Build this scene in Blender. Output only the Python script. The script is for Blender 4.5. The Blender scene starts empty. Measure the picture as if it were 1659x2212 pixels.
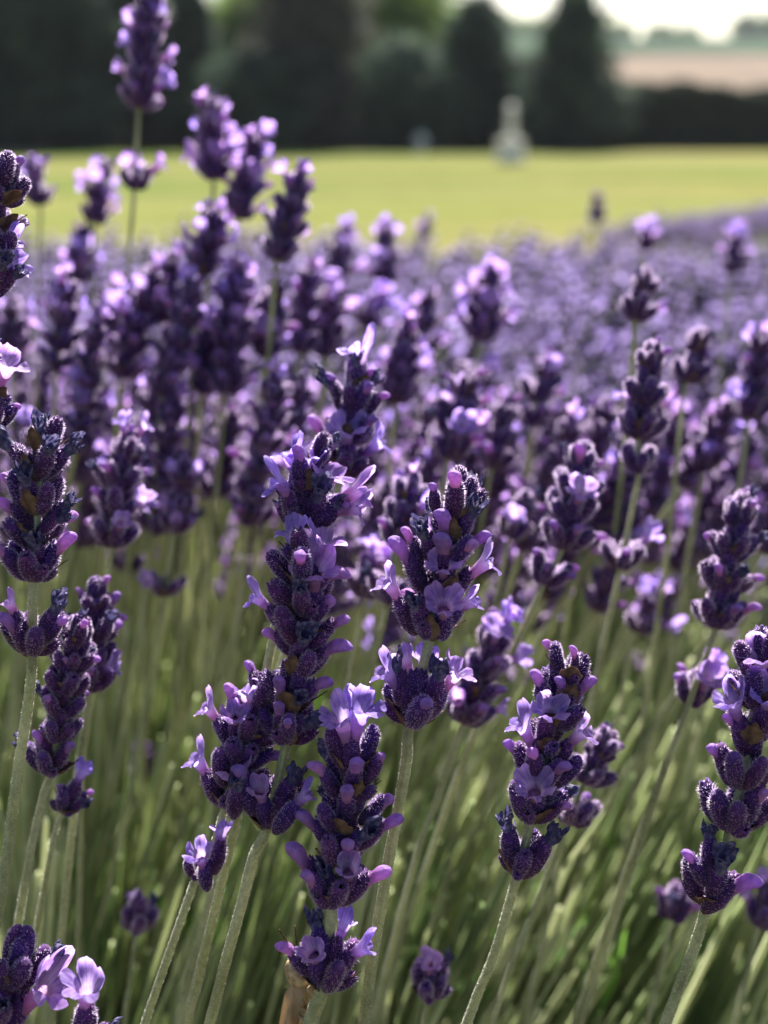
import bpy, math, random
import numpy as np
from mathutils import Vector, Matrix

random.seed(7)
rng = np.random.default_rng(7)
S = bpy.context.scene
COL = S.collection
R = math.radians

# ------------------------------------------------------------------ camera, world, sun, exposure
CAM_Z = 0.75
PITCH = R(17.5)
TANV, TANH = 0.41421, 0.41421 * 0.75
cam_d = bpy.data.cameras.new('camera')
cam = bpy.data.objects.new('camera', cam_d)
COL.objects.link(cam)
cam.location = (0, 0, CAM_Z)
cam.rotation_euler = (math.pi / 2 - PITCH, 0, 0)
cam_d.sensor_fit = 'HORIZONTAL'
cam_d.sensor_width = 36.0
cam_d.lens = 18.0 / TANH
cam_d.clip_start = 0.02
cam_d.clip_end = 4000
FOCUS = 0.2495
cam_d.dof.use_dof = True
cam_d.dof.focus_distance = FOCUS
cam_d.dof.aperture_fstop = cam_d.lens / 4.5          # a 4.5 mm wide aperture
cam_d.dof.aperture_blades = 0
S.camera = cam

SUN_EL, SUN_AZ = R(43), R(6)        # azimuth measured from +Y (the view direction) towards +X
w = bpy.data.worlds.new('World')
S.world = w
w.use_nodes = True
wn = w.node_tree
sky = wn.nodes.new('ShaderNodeTexSky')
sky.sky_type = 'NISHITA'
sky.sun_disc = False
sky.sun_elevation = SUN_EL
sky.sun_rotation = SUN_AZ
sky.dust_density = 2.0
sky.air_density = 1.0
bg = wn.nodes['Background']
wn.links.new(sky.outputs[0], bg.inputs[0])
bg.inputs[1].default_value = 0.05
sd = bpy.data.lights.new('sun', 'SUN')
sd.energy = 5.0
sd.angle = R(0.5)
sd.color = (1.0, 0.965, 0.91)
sun = bpy.data.objects.new('sun', sd)
COL.objects.link(sun)
sdir = Vector((math.sin(SUN_AZ) * math.cos(SUN_EL), math.cos(SUN_AZ) * math.cos(SUN_EL), math.sin(SUN_EL)))
sun.rotation_euler = sdir.to_track_quat('Z', 'Y').to_euler()
sun.location = sdir * 50
S.view_settings.view_transform = 'Standard'
S.view_settings.look = 'None'
S.view_settings.exposure = 1.8
S.view_settings.gamma = 1.0
S.cycles.use_denoising = True
S.cycles.max_bounces = 8
S.cycles.diffuse_bounces = 5
S.cycles.transmission_bounces = 6
S.cycles.transparent_max_bounces = 8
S.cycles.caustics_reflective = False
S.cycles.caustics_refractive = False
S.cycles.sample_clamp_indirect = 8

HAZE = 0.0003
F = Vector((0, math.cos(PITCH), -math.sin(PITCH)))
U = Vector((0, math.sin(PITCH), math.cos(PITCH)))
X = Vector((1, 0, 0))
C0 = Vector((0, 0, CAM_Z))


def P(x, y, d):
    """a place in the bed, measured on a 1659 x 2212 survey of the view, d metres out"""
    return C0 + d * (F + ((x - 829.5) / 829.5 * TANH) * X + ((1106 - y) / 1106 * TANV) * U)


# ------------------------------------------------------------------ materials
def new_mat(name):
    m = bpy.data.materials.new(name)
    m.use_nodes = True
    nt = m.node_tree
    nt.nodes.clear()
    out = nt.nodes.new('ShaderNodeOutputMaterial')
    return m, nt, out


def nd(nt, typ, **kw):
    n = nt.nodes.new(typ)
    for k, v in kw.items():
        if k.startswith('i_'):
            n.inputs[k[2:].replace('_', ' ')].default_value = v
        else:
            setattr(n, k, v)
    return n


def ramp(nt, fac, stops):
    r = nt.nodes.new('ShaderNodeValToRGB')
    e = r.color_ramp.elements
    while len(e) > 1:
        e.remove(e[0])
    e[0].position = stops[0][0]
    e[0].color = (*stops[0][1], 1)
    for p, c in stops[1:]:
        q = e.new(p)
        q.color = (*c, 1)
    nt.links.new(fac, r.inputs[0])
    return r.outputs[0]


def noise(nt, scale, detail=3, coord='Object', rough=0.55, stretch=None):
    tc = nd(nt, 'ShaderNodeTexCoord')
    src = tc.outputs[coord]
    if stretch:
        mp = nd(nt, 'ShaderNodeMapping')
        mp.inputs['Scale'].default_value = stretch
        nt.links.new(src, mp.inputs[0])
        src = mp.outputs[0]
    n = nd(nt, 'ShaderNodeTexNoise')
    n.inputs['Scale'].default_value = scale
    n.inputs['Detail'].default_value = detail
    n.inputs['Roughness'].default_value = rough
    nt.links.new(src, n.inputs['Vector'])
    return n.outputs[0]


def mixc(nt, a, b, fac, mode='MIX'):
    m = nd(nt, 'ShaderNodeMix', data_type='RGBA', blend_type=mode)
    for sock, v in ((m.inputs[0], fac), (m.inputs[6], a), (m.inputs[7], b)):
        if isinstance(v, (int, float)):
            sock.default_value = v
        elif isinstance(v, tuple):
            sock.default_value = (*v, 1)
        else:
            nt.links.new(v, sock)
    return m.outputs[2]


def leafy(name, colour_fn, trans=0.45, rough=0.6, tcol=None, bump=None, spec=0.3, sheen=0.0):
    """a Principled surface mixed with light passing through"""
    m, nt, out = new_mat(name)
    col = colour_fn(nt)
    p = nd(nt, 'ShaderNodeBsdfPrincipled')
    p.inputs['Roughness'].default_value = rough
    p.inputs['Specular IOR Level'].default_value = spec
    if sheen:
        p.inputs['Sheen Weight'].default_value = sheen
        p.inputs['Sheen Roughness'].default_value = 0.4
        p.inputs['Sheen Tint'].default_value = (0.8, 0.7, 1, 1)
    nt.links.new(col, p.inputs['Base Color'])
    if bump:
        h = noise(nt, bump[0], 3)
        b = nd(nt, 'ShaderNodeBump')
        b.inputs['Strength'].default_value = bump[1]
        b.inputs['Distance'].default_value = bump[2]
        nt.links.new(h, b.inputs['Height'])
        nt.links.new(b.outputs[0], p.inputs['Normal'])
    if trans > 0:
        t = nd(nt, 'ShaderNodeBsdfTranslucent')
        if tcol:
            nt.links.new(mixc(nt, col, tcol, 1.0, 'MULTIPLY') if isinstance(tcol, tuple) else col, t.inputs[0])
        else:
            nt.links.new(col, t.inputs[0])
        mx = nd(nt, 'ShaderNodeMixShader')
        mx.inputs[0].default_value = trans
        nt.links.new(p.outputs[0], mx.inputs[1])
        nt.links.new(t.outputs[0], mx.inputs[2])
        nt.links.new(mx.outputs[0], out.inputs[0])
    else:
        nt.links.new(p.outputs[0], out.inputs[0])
    return m


def uvc(nt):
    u = nd(nt, 'ShaderNodeUVMap')
    s = nd(nt, 'ShaderNodeSeparateXYZ')
    nt.links.new(u.outputs[0], s.inputs[0])
    return s.outputs[0], s.outputs[1]


def obj_random(nt):
    return nd(nt, 'ShaderNodeObjectInfo').outputs['Random']


def calyx_col(nt):
    u, v = uvc(nt)
    c = ramp(nt, v, [(0, (0.085, 0.05, 0.045)), (0.14, (0.06, 0.022, 0.06)), (0.5, (0.042, 0.012, 0.066)),
                     (0.85, (0.058, 0.015, 0.10)), (1, (0.11, 0.04, 0.15))])
    n = noise(nt, 900, 3)
    sp = ramp(nt, n, [(0.4, (0.6, 0.6, 0.65)), (0.62, (1.2, 1.15, 1.2)), (0.74, (1.7, 1.5, 1.6))])
    c = mixc(nt, c, sp, 1.0, 'MULTIPLY')
    r = ramp(nt, obj_random(nt), [(0, (0.75, 0.8, 1.25)), (0.5, (1, 1, 1)), (1, (1.15, 0.95, 1.0))])
    return mixc(nt, c, r, 1.0, 'MULTIPLY')


def petal_col(nt):
    u, v = uvc(nt)
    c = ramp(nt, v, [(0, (0.55, 0.28, 0.42)), (0.35, (0.60, 0.37, 0.62)), (0.55, (0.70, 0.54, 0.84)),
                     (0.75, (0.48, 0.30, 0.76)), (1, (0.58, 0.41, 0.82))])
    # veins run along the petal
    mu = nd(nt, 'ShaderNodeMath', operation='MULTIPLY'); mu.inputs[1].default_value = 2 * math.pi * 17
    nt.links.new(u, mu.inputs[0])
    sn = nd(nt, 'ShaderNodeMath', operation='SINE'); nt.links.new(mu.outputs[0], sn.inputs[0])
    ve = ramp(nt, sn.outputs[0], [(0.0, (1, 1, 1)), (0.7, (0.96, 0.94, 0.98)), (1.0, (0.68, 0.58, 0.82))])
    c = mixc(nt, c, ve, 0.8, 'MULTIPLY')
    n = noise(nt, 450, 3)
    c = mixc(nt, c, ramp(nt, n, [(0.3, (0.68, 0.64, 0.76)), (0.5, (0.98, 0.97, 1.0)), (0.7, (1.12, 1.1, 1.05))]), 1.0, 'MULTIPLY')
    r = ramp(nt, obj_random(nt), [(0, (0.8, 0.82, 1.1)), (0.5, (1, 1, 1)), (1, (1.1, 0.95, 1.0))])
    return mixc(nt, c, r, 1.0, 'MULTIPLY')


def bud_col(nt):
    u, v = uvc(nt)
    c = ramp(nt, v, [(0, (0.42, 0.19, 0.34)), (0.4, (0.52, 0.28, 0.57)), (1, (0.55, 0.34, 0.76))])
    n = noise(nt, 420, 4)
    c = mixc(nt, c, ramp(nt, n, [(0.3, (0.5, 0.48, 0.58)), (0.5, (0.95, 0.92, 0.98)), (0.7, (1.35, 1.25, 1.2))]), 1.0, 'MULTIPLY')
    r = ramp(nt, obj_random(nt), [(0, (0.75, 0.72, 0.85)), (1, (1.15, 1.0, 1.0))])
    return mixc(nt, c, r, 1.0, 'MULTIPLY')


M_CALYX = leafy('calyx_velvet', calyx_col, trans=0.0, rough=0.75, bump=(1400, 0.5, 0.0003), sheen=0.35, spec=0.15)
def hair_mat(name, col):
    m, nt, out = new_mat(name)
    t = nd(nt, 'ShaderNodeBsdfTranslucent'); t.inputs[0].default_value = (*col, 1)
    g = nd(nt, 'ShaderNodeBsdfAnisotropic'); g.inputs[0].default_value = (0.95, 0.92, 0.95, 1); g.inputs['Roughness'].default_value = .5
    mx = nd(nt, 'ShaderNodeMixShader'); mx.inputs[0].default_value = .2
    nt.links.new(t.outputs[0], mx.inputs[1]); nt.links.new(g.outputs[0], mx.inputs[2]); nt.links.new(mx.outputs[0], out.inputs[0])
    return m


M_FUZZ = hair_mat('calyx_fuzz', (0.78, 0.60, 0.87))
M_PETAL = leafy('violet_petal', petal_col, trans=0.72, rough=0.5, bump=(800, 0.8, 0.0003), sheen=0.1)
M_BUD = leafy('violet_bud', bud_col, trans=0.55, rough=0.6, bump=(900, 0.9, 0.0004), sheen=0.25)
M_DEAD = leafy('withered_petal', lambda nt: ramp(nt, noise(nt, 700, 3), [(0.3, (0.03, 0.028, 0.09)), (0.5, (0.09, 0.08, 0.2)),
               (0.62, (0.2, 0.17, 0.28)), (0.75, (0.35, 0.18, 0.07))]), trans=0.35, rough=0.6, bump=(1200, 0.8, 0.0004))
M_BRACT = leafy('papery_bract', lambda nt: mixc(nt, ramp(nt, noise(nt, 500, 4), [(0.3, (0.05, 0.028, 0.022)), (0.5, (0.12, 0.07, 0.05)),
                (0.7, (0.24, 0.16, 0.105))]), ramp(nt, noise(nt, 180, 2), [(0.35, (0.8, 0.7, 0.9)), (0.7, (1.1, 1.1, 1))]), 1.0, 'MULTIPLY'),
                trans=0.22, rough=0.7, bump=(900, 0.8, 0.0004))


def stem_col(nt):
    c = ramp(nt, noise(nt, 60, 4), [(0.3, (0.23, 0.245, 0.12)), (0.5, (0.42, 0.44, 0.24)), (0.72, (0.56, 0.56, 0.36))])
    f = ramp(nt, noise(nt, 900, 3), [(0.3, (0.75, 0.75, 0.75)), (0.7, (1.2, 1.2, 1.15))])
    return mixc(nt, c, f, 1.0, 'MULTIPLY')


M_STEM = leafy('downy_stem', stem_col, trans=0.3, rough=0.65, bump=(1500, 0.4, 0.0002), sheen=0.2)
M_STEMFUZZ = hair_mat('stem_fuzz', (0.9, 0.88, 0.74))
M_LEAF = leafy('green_leaf', lambda nt: ramp(nt, noise(nt, 22, 3), [(0.3, (0.07, 0.12, 0.05)), (0.5, (0.16, 0.28, 0.08)),
               (0.68, (0.24, 0.48, 0.07))]), trans=0.5, rough=0.5)
M_FSTEM = leafy('bed_stem', lambda nt: ramp(nt, noise(nt, 30, 2, stretch=(1, 1, .06)), [(0.38, (0.20, 0.27, 0.12)), (0.48, (0.48, 0.55, 0.29)),
                (0.60, (0.76, 0.78, 0.52))]), trans=0.55, rough=0.6)  # wide pale-to-dark spread puts lit and shaded stems into the colour
M_FCALYX = leafy('bed_calyx', lambda nt: ramp(nt, noise(nt, 90, 3), [(0.3, (0.018, 0.007, 0.042)), (0.6, (0.036, 0.014, 0.075)), (0.75, (0.08, 0.045, 0.11))]),
                 trans=0.2, rough=0.7, sheen=0.0)
M_FPETAL = leafy('bed_petal', lambda nt: ramp(nt, noise(nt, 60, 2), [(0.3, (0.38, 0.27, 0.64)), (0.7, (0.62, 0.50, 0.84))]),
                 trans=0.6, rough=0.5)


# ------------------------------------------------------------------ mesh helpers
class MB:
    def __init__(s):
        s.v, s.f, s.m, s.uv = [], [], [], []

    def face(s, idx, mat=0, uv=None):
        s.f.append(tuple(idx)); s.m.append(mat); s.uv.append(uv or [(0, 0)] * len(idx))

    def grid(s, rows, mat=0, closed=True, uvs=None):
        """rows: list of rings of points, bottom to top"""
        n = len(rows[0]); base = len(s.v)
        for r in rows:
            s.v.extend(tuple(p) for p in r)
        nr = len(rows)
        for i in range(nr - 1):
            for j in range(n if closed else n - 1):
                a = base + i * n + j; b = base + i * n + (j + 1) % n
                c = base + (i + 1) * n + (j + 1) % n; d = base + (i + 1) * n + j
                v0, v1 = (i / (nr - 1), (i + 1) / (nr - 1)) if uvs is None else (uvs[i], uvs[i + 1])
                nn = n if closed else n - 1
                s.face((a, b, c, d), mat, [(j / nn, v0), ((j + 1) / nn, v0), ((j + 1) / nn, v1), (j / nn, v1)])
        return base

    def cap(s, base, n, mat=0, v=1.0, flip=False):
        idx = [base + j for j in range(n)]
        if flip: idx.reverse()
        s.face(idx, mat, [(0.5, v)] * n)

    def mesh(s, name, mats, smooth=True):
        me = bpy.data.meshes.new(name)
        me.from_pydata([tuple(p) for p in s.v], [], s.f)
        for m in mats: me.materials.append(m)
        me.polygons.foreach_set('material_index', s.m)
        ul = me.uv_layers.new(name='UVMap')
        flat = [c for f in s.uv for q in f for c in q]
        ul.data.foreach_set('uv', flat)
        if smooth: me.polygons.foreach_set('use_smooth', [True] * len(s.f))
        me.update()
        return me


def tag(o, label=None, cat=None, group=None, kind=None):
    if label: o['label'] = label
    if cat: o['category'] = cat
    if group: o['group'] = group
    if kind: o['kind'] = kind
    return o


def ob(name, me, parent=None, M=None):
    o = bpy.data.objects.new(name, me)
    COL.objects.link(o)
    if parent is not None: o.parent = parent
    if M is not None: o.matrix_basis = M
    return o


def frame(loc, z, up, scale=1.0):
    z = z.normalized()
    y = up - z * up.dot(z)
    if y.length < 1e-5: y = Vector((1, 0, 0)) - z * z.x
    y.normalize()
    x = y.cross(z)
    M = Matrix((x, y, z)).transposed().to_4x4()
    return Matrix.Translation(loc) @ M @ Matrix.Scale(scale, 4)


mm = 0.001


def fuzz_on(mb, mat, pts_norms, lmin, lmax, wd, lift=0.25):
    for p, n in pts_norms:
        L = random.uniform(lmin, lmax)
        t = Vector((random.gauss(0, 1), random.gauss(0, 1), random.gauss(0, 1)))
        d = (n + t * 0.22 + Vector((0, 0, lift))).normalized()
        side = d.cross(t).normalized() * wd * 0.5
        b = len(mb.v)
        mb.v.extend([tuple(p - side - n * 0.00005), tuple(p + side - n * 0.00005), tuple(p + d * L)])
        mb.face((b, b + 1, b + 2), mat)


def make_calyx(name, length=7.2, width=1.75, bend=0.05, open_mouth=False, nf=260, seed=0, nu=26, fz=(.24, .74, .10)):
    random.seed(100 + seed)
    mb = MB()
    prof = [(0, .32), (.05, .5), (.12, .68), (.25, .88), (.42, 1.0), (.60, 1.0), (.76, .93), (.88, .80)]
    prof += [(.955, .62), (1.0, .56), (.97, .40), (.88, .28)] if open_mouth else [(.95, .58), (.99, .32), (1.0, .05)]
    rows = []
    ph = random.random() * 6
    for k, (t, r) in enumerate(prof):
        ring = []
        for j in range(nu):
            a = 2 * math.pi * j / nu
            rib = 1 + 0.045 * math.cos(13 * a) * min(1, t * 4) + 0.05 * math.sin(2 * a + ph)
            rr = r * width * rib
            z = t * length
            if open_mouth and 8 <= k <= 9: z += 0.28 * math.cos(5 * a)
            ring.append(Vector((rr * math.cos(a), rr * math.sin(a) * .95 + bend * z * z / 2 * .35, z)) * mm)
        rows.append(ring)
    mb.grid(rows, 0, True, [p[0] for p in prof])
    pn = []
    for _ in range(nf):
        t = random.random() ** 0.8 * 0.98; a = random.random() * 2 * math.pi
        r = np.interp(t, [q[0] for q in prof[:9]], [q[1] for q in prof[:9]]) * width
        if t > .93: r *= max(0.1, (1 - t) * 12)
        z = t * length
        n = Vector((math.cos(a), math.sin(a), 0.9 if t > .9 else 0)).normalized()
        pn.append((Vector((r * math.cos(a), r * math.sin(a) * .95 + bend * z * z / 2 * .35, z)) * mm, n))
    fuzz_on(mb, 1, pn, fz[0] * mm, fz[1] * mm, fz[2] * mm, 0.5)
    return mb.mesh(name, [M_CALYX, M_FUZZ])


CALYX = [make_calyx('calyx_mesh', 8.3, 1.73, .05, False, 560, 1), make_calyx('calyx_mesh', 7.6, 1.63, .09, True, 540, 2),
         make_calyx('calyx_mesh', 8.8, 1.68, .12, False, 560, 3), make_calyx('calyx_mesh', 7.9, 1.83, .02, True, 560, 4)]
SOFT_CALYX = [make_calyx('calyx_mesh', 8.3, 1.73, .05, False, 620, 1, 16, (.35, 1.0, .13)), make_calyx('calyx_mesh', 7.6, 1.63, .09, True, 600, 2, 16, (.35, 1.0, .13)),
              make_calyx('calyx_mesh', 8.8, 1.68, .12, False, 620, 3, 16, (.35, 1.0, .13)), make_calyx('calyx_mesh', 7.9, 1.83, .02, True, 620, 4, 16, (.35, 1.0, .13))]
SHARP = [True]
YOUNG = [make_calyx('young_calyx_mesh', 4.6, 1.15, .1, True, 150, 5), make_calyx('young_calyx_mesh', 3.9, 1.2, .05, True, 140, 6)]


def make_corolla(name, seed, upper=4.2, lower=2.3, bu=0.45, bl=1.6, tube=4.0, hood=0.8, ruffle=0.34, nu=60, crumple=0.0, mat=None, wid=1.0):
    random.seed(300 + seed)
    mb = MB()
    q_ = lambda: random.uniform(.82, 1.15)
    lobes = [(R(60), R(46), upper * q_()), (R(120), R(46), upper * q_()), (R(200), R(31), lower * q_()), (R(270), R(33), lower * 1.15 * q_()), (R(340), R(31), lower * q_())]
    phs = [random.random() * 6 for _ in range(8)]
    ns_t, ns_l = 6, 9
    rows = []; uvv = []
    for i in range(ns_t):
        t = i / (ns_t - 1)
        r = 0.85 + 0.5 * t ** 1.5
        ring = []
        for j in range(nu):
            a = 2 * math.pi * j / nu
            ring.append((r * math.cos(a), r * math.sin(a) - 0.35 * t * t, tube * t - 0.8))
        rows.append(ring); uvv.append(t * 0.5)
    top = rows[-1]
    for i in range(1, ns_l + 1):
        t = i / ns_l
        ring = []
        for j in range(nu):
            a = 2 * math.pi * j / nu
            L, up, cen, wl = 0.0, 0, 0, 1
            wsum = 0
            for (lc, wv, ll) in lobes:
                da = abs((a - lc + math.pi) % (2 * math.pi) - math.pi)
                q = max(0.0, 1 - (da / wv) ** 2) ** 0.42 * ll
                if q > L: L = q
            L = max(L, 0.16 * lower)
            upw = 0.5 + 0.5 * math.tanh(3.2 * (math.sin(a) + 0.12))
            be = bl * (1 - upw) + bu * upw
            n = 8; x = y = 0.0; th = 0.25
            rr = 0; zz = 0
            for k in range(n):
                tt = (k + .5) / n * t
                th = 0.2 + be * min(1, tt * 1.7)
                th -= upw * hood * 2.2 * max(0, tt - 0.55)
                rr += math.sin(th) * L * t / n; zz += math.cos(th) * L * t / n
            px, py, pz = top[j]
            # petals widen sideways
            wx = 1 + (0.3 + .55 * upw) * t * wid
            ruf = ruffle * t * (math.sin(5 * a + phs[0] + 3 * t) * .6 + math.sin(9 * a + phs[1]) * .5 + math.sin(14 * a + phs[2] + t * 4) * .25 + math.sin(23 * a + phs[6] + t * 6) * .22)
            x = (px + rr * math.cos(a)) * wx
            y = py + rr * math.sin(a)
            z = pz + zz + ruf
            if crumple:
                f = 1 - crumple * t
                x = x * f + crumple * .9 * math.sin(7 * a + phs[3] + 9 * t) * t
                y = y * f + crumple * .9 * math.sin(6 * a + phs[4] + 8 * t) * t
                z = z + crumple * 1.1 * math.sin(8 * a + phs[5] + 7 * t) * t
            ring.append((x, y, z))
        rows.append(ring); uvv.append(0.5 + 0.5 * t)
    rows = [[Vector(p) * mm for p in r] for r in rows]
    b0 = mb.grid(rows, 0, True, uvv)
    mb.cap(b0 + 3 * nu, nu, 0, .45)
    return mb.mesh(name, [mat or M_PETAL])


def make_bud(name, seed, L=2.9, w=1.32, bend=0.12, crease=.12):
    random.seed(500 + seed)
    mb = MB(); nu = 20; rows = []
    prof = [(0, .70), (.2, .74), (.4, .84), (.58, .96), (.74, 1.0), (.86, .90), (.94, .68), (.985, .4), (1.0, .05)]
    ph = random.random() * 6
    for t, r in prof:
        ring = []
        for j in range(nu):
            a = 2 * math.pi * j / nu
            rr = r * w * (1 - crease * math.exp(-((a - 4.5) / .3) ** 2) - crease * .7 * t * math.exp(-((a - 2.2) / .25) ** 2) + .09 * t * math.sin(3 * a + ph) + .06 * math.sin(5 * a + ph + 6 * t))
            z = -1.2 + t * (L + 1.2)
            ring.append(Vector((rr * math.cos(a), rr * math.sin(a) * .92 - bend * max(0, z) ** 2 * .5, z)) * mm)
        rows.append(ring)
    mb.grid(rows, 0, True, [p[0] for p in prof])
    return mb.mesh(name, [M_BUD])


OPEN = [make_corolla('corolla_mesh', 1), make_corolla('corolla_mesh', 2, 4.6, 2.5, .3, 1.7, 4.4, 1.0, .36),
        make_corolla('corolla_mesh', 3, 4.0, 2.7, .6, 1.4, 3.6, .7, .42), make_corolla('corolla_mesh', 4, 4.6, 2.6, .4, 1.5, 4.2, 1.2, .3)]
FACE = [make_corolla('open_corolla_mesh', 11, 3.6, 2.5, .6, 1.25, 3.0, .9, .6, wid=.6), make_corolla('open_corolla_mesh', 12, 3.4, 2.3, .8, 1.0, 2.8, .9, .75, wid=.5)]
HOOD = [make_corolla('hooded_corolla_mesh', 21, 3.6, 1.7, .25, 1.2, 3.4, 1.3, .15, wid=.6), make_corolla('hooded_corolla_mesh', 22, 3.9, 1.5, .15, .9, 3.8, 1.5, .18, wid=.5)]
DEADM = [make_corolla('withered_corolla_mesh', 31, 3.2, 2.0, .5, .9, 2.9, .9, .4, crumple=.55, mat=M_DEAD),
         make_corolla('withered_corolla_mesh', 32, 2.8, 2.2, .9, .6, 2.4, .5, .5, crumple=.62, mat=M_DEAD)]
BUDS = [make_bud('bud_mesh', 1), make_bud('bud_mesh', 2, 4.4, 1.55, .16), make_bud('bud_mesh', 3, 2.0, 1.3, .05)]
LBUD = [make_bud('long_bud_mesh', 4, 4.5, 1.42, .05, .3), make_bud('long_bud_mesh', 5, 3.9, 1.36, .07, .25)]


def make_bract(name, seed, h=4.6, span=R(62)):
    random.seed(700 + seed)
    mb = MB(); rows = []; nu = 13; nv = 8
    ph = random.random() * 6
    for i in range(nv):
        t = i / (nv - 1)
        ring = []
        for j in range(nu):
            s = j / (nu - 1) * 2 - 1
            sp = span * (1.0 - 0.15 * t)
            a = s * sp
            tip = 1 - 0.55 * abs(s) ** 0.9
            z = t * h * tip - 0.5
            r = 1.1 + 3.9 * (t * tip) ** 0.8 + .22 * math.sin(9 * s + ph + 3 * t) * t
            ring.append(Vector((r * math.sin(a), -r * math.cos(a), z + .2 * math.sin(13 * s + ph) * t)) * mm)
        rows.append(ring)
    mb.grid(rows, 0, False)
    inner = [[p * 0.965 + Vector((0, 0, 0.10 * mm)) for p in r] for r in rows]
    mb.grid(inner, 0, False)
    return mb.mesh(name, [M_BRACT])


BRACT = [make_bract('bract_mesh', 1), make_bract('bract_mesh', 2, 3.8, R(72)), make_bract('bract_mesh', 3, 5.2, R(50))]
mb = MB()
rows = []
for i in range(8):
    t = i / 7; wv = 0.55 * math.sin(math.pi * min(1, t * .9 + .12)) * (1 - t * .35)
    rows.append([Vector((-wv, .1, t * 6.5)) * mm, Vector((0, -.12, t * 6.5)) * mm, Vector((wv, .1, t * 6.5)) * mm])
mb.grid(rows, 0, False)
BRACTLET = mb.mesh('bractlet_mesh', [M_BRACT])


def tube_mesh(name, pts, rad, mat, fuzz=0, sides=12, square=0.19, fuzzmat=None, root=None):
    """ridged stem through pts (bottom to top)"""
    mb = MB(); rows = []
    root = root or Vector((0, 0, 0))
    # resample smoothly
    pts = [Vector(p) - root for p in pts]
    prevx = Vector((1, 0, 0))
    pn = []
    for i, p in enumerate(pts):
        t = (pts[min(i + 1, len(pts) - 1)] - pts[max(i - 1, 0)]).normalized()
        xx = (prevx - t * prevx.dot(t)).normalized(); yy = t.cross(xx); prevx = xx
        ring = []
        r = rad[i] if isinstance(rad, list) else rad
        for j in range(sides):
            a = 2 * math.pi * j / sides + .4
            q = r * (1 + square * math.cos(4 * a))
            ring.append(p + xx * q * math.cos(a) + yy * q * math.sin(a))
        rows.append(ring)
        if fuzz and i < len(pts) - 1:
            seg = pts[i + 1] - p
            for _ in range(fuzz):
                a = random.random() * 2 * math.pi
                n = xx * math.cos(a) + yy * math.sin(a)
                pn.append((p + seg * random.random() + n * r, n))
    mb.grid(rows, 0, True)
    mb.cap(len(rows) * sides - sides, sides)
    if fuzz: fuzz_on(mb, 1, pn, 0.14 * mm, 0.42 * mm, 0.10 * mm, 0.1)
    return mb.mesh(name, [mat, fuzzmat or M_STEMFUZZ])


def catmull(pts, n=6):
    out = []
    P_ = [pts[0]] + list(pts) + [pts[-1]]
    for i in range(1, len(P_) - 2):
        p0, p1, p2, p3 = P_[i - 1:i + 3]
        for k in range(n):
            t = k / n
            out.append(0.5 * ((2 * p1) + (p2 - p0) * t + (2 * p0 - 5 * p1 + 4 * p2 - p3) * t * t + (3 * p1 - p0 - 3 * p2 + p3) * t ** 3))
    out.append(pts[-1])
    return out


# ------------------------------------------------------------------ one lavender spike
def whorl(root, O, node, axis, s, n_out, n_in, tilt, fl, avoid, top=False, rnd=random, bract_phi=None, bud_p=0.25):
    """calyxes round one node; O is the root position"""
    e1 = (X - axis * X.dot(axis)).normalized()
    e2 = axis.cross(e1)
    ph0 = rnd.random() * 6.28
    items = [(ph0 + 2 * math.pi * k / n_out + rnd.gauss(0, .12), R(tilt) + rnd.gauss(0, .10), 1.0 * mm, 0.0, 0) for k in range(n_out)]
    items += [(ph0 + .4 + 2 * math.pi * k / max(1, n_in) + rnd.gauss(0, .2), R(tilt * .42) + rnd.gauss(0, .06), .5 * mm, 2.2 * mm, 1) for k in range(n_in)]
    if top: items.append((0, 0.05, 0, 1.6 * mm, 1))
    for (ph, th, ro, up, inner) in items:
        rad = e1 * math.cos(ph) + e2 * math.sin(ph)
        d = (axis * math.cos(th) + rad * math.sin(th)).normalized()
        base = node + rad * ro * s + axis * up * s
        sc = s * rnd.uniform(.86, 1.08)
        tip = base + d * 7 * mm * sc
        if any((tip - q).length < 3.4 * mm * s or (base + d * 4 * mm * sc - q).length < 2.6 * mm * s for q in avoid): continue
        k = rnd.randrange(4)
        ob('calyx', (CALYX if SHARP[0] else SOFT_CALYX)[k], root, frame(base - O, d, axis, sc))
        u = rnd.random()
        Lc = (8.3, 7.6, 8.8, 7.9)[k] * mm * sc
        if u < fl:
            me = rnd.choice(OPEN + HOOD + HOOD)
            ob('corolla', me, root, frame(base - O + d * (Lc - 1.0 * mm), d, axis, sc * .92))
        elif u < fl + bud_p:
            me = rnd.choice(BUDS + BUDS + LBUD)
            ob('bud', me, root, frame(base - O + d * (Lc - .9 * mm), d, axis, sc * rnd.uniform(.68, .95)))
        elif u < fl + bud_p + .10:
            ob('withered_corolla', rnd.choice(DEADM), root, frame(base - O + d * (Lc - 1.2 * mm), d, axis, sc * .8))
    # young calyxes low on the whorl
    for k in range(3):
        ph = ph0 + .35 + k * 2.1 + rnd.gauss(0, .2)
        rad = e1 * math.cos(ph) + e2 * math.sin(ph)
        d = (axis * .55 + rad).normalized()
        base = node + rad * 1.0 * mm * s
        if any((base + d * 4 * mm - q).length < 3 * mm * s for q in avoid): continue
        ob('young_calyx', YOUNG[k % 2], root, frame(base - O, d, axis, s * rnd.uniform(.85, 1.15)))
    # two papery bracts facing each other
    bp = bract_phi if bract_phi is not None else rnd.random() * 3.14
    for q in (0, math.pi):
        M = frame(node - O, axis, e2 * math.cos(bp + q) + e1 * math.sin(bp + q), s)
        ob('bract', rnd.choice(BRACT), root, M)
    if rnd.random() < .6:
        rad = e1 * rnd.choice((-1, 1)) + e2 * rnd.gauss(0, .5)
        ob('bractlet', BRACTLET, root, frame(node - O + rad * 1.2 * mm * s, (rad + axis * .9).normalized(), axis, s))


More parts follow.
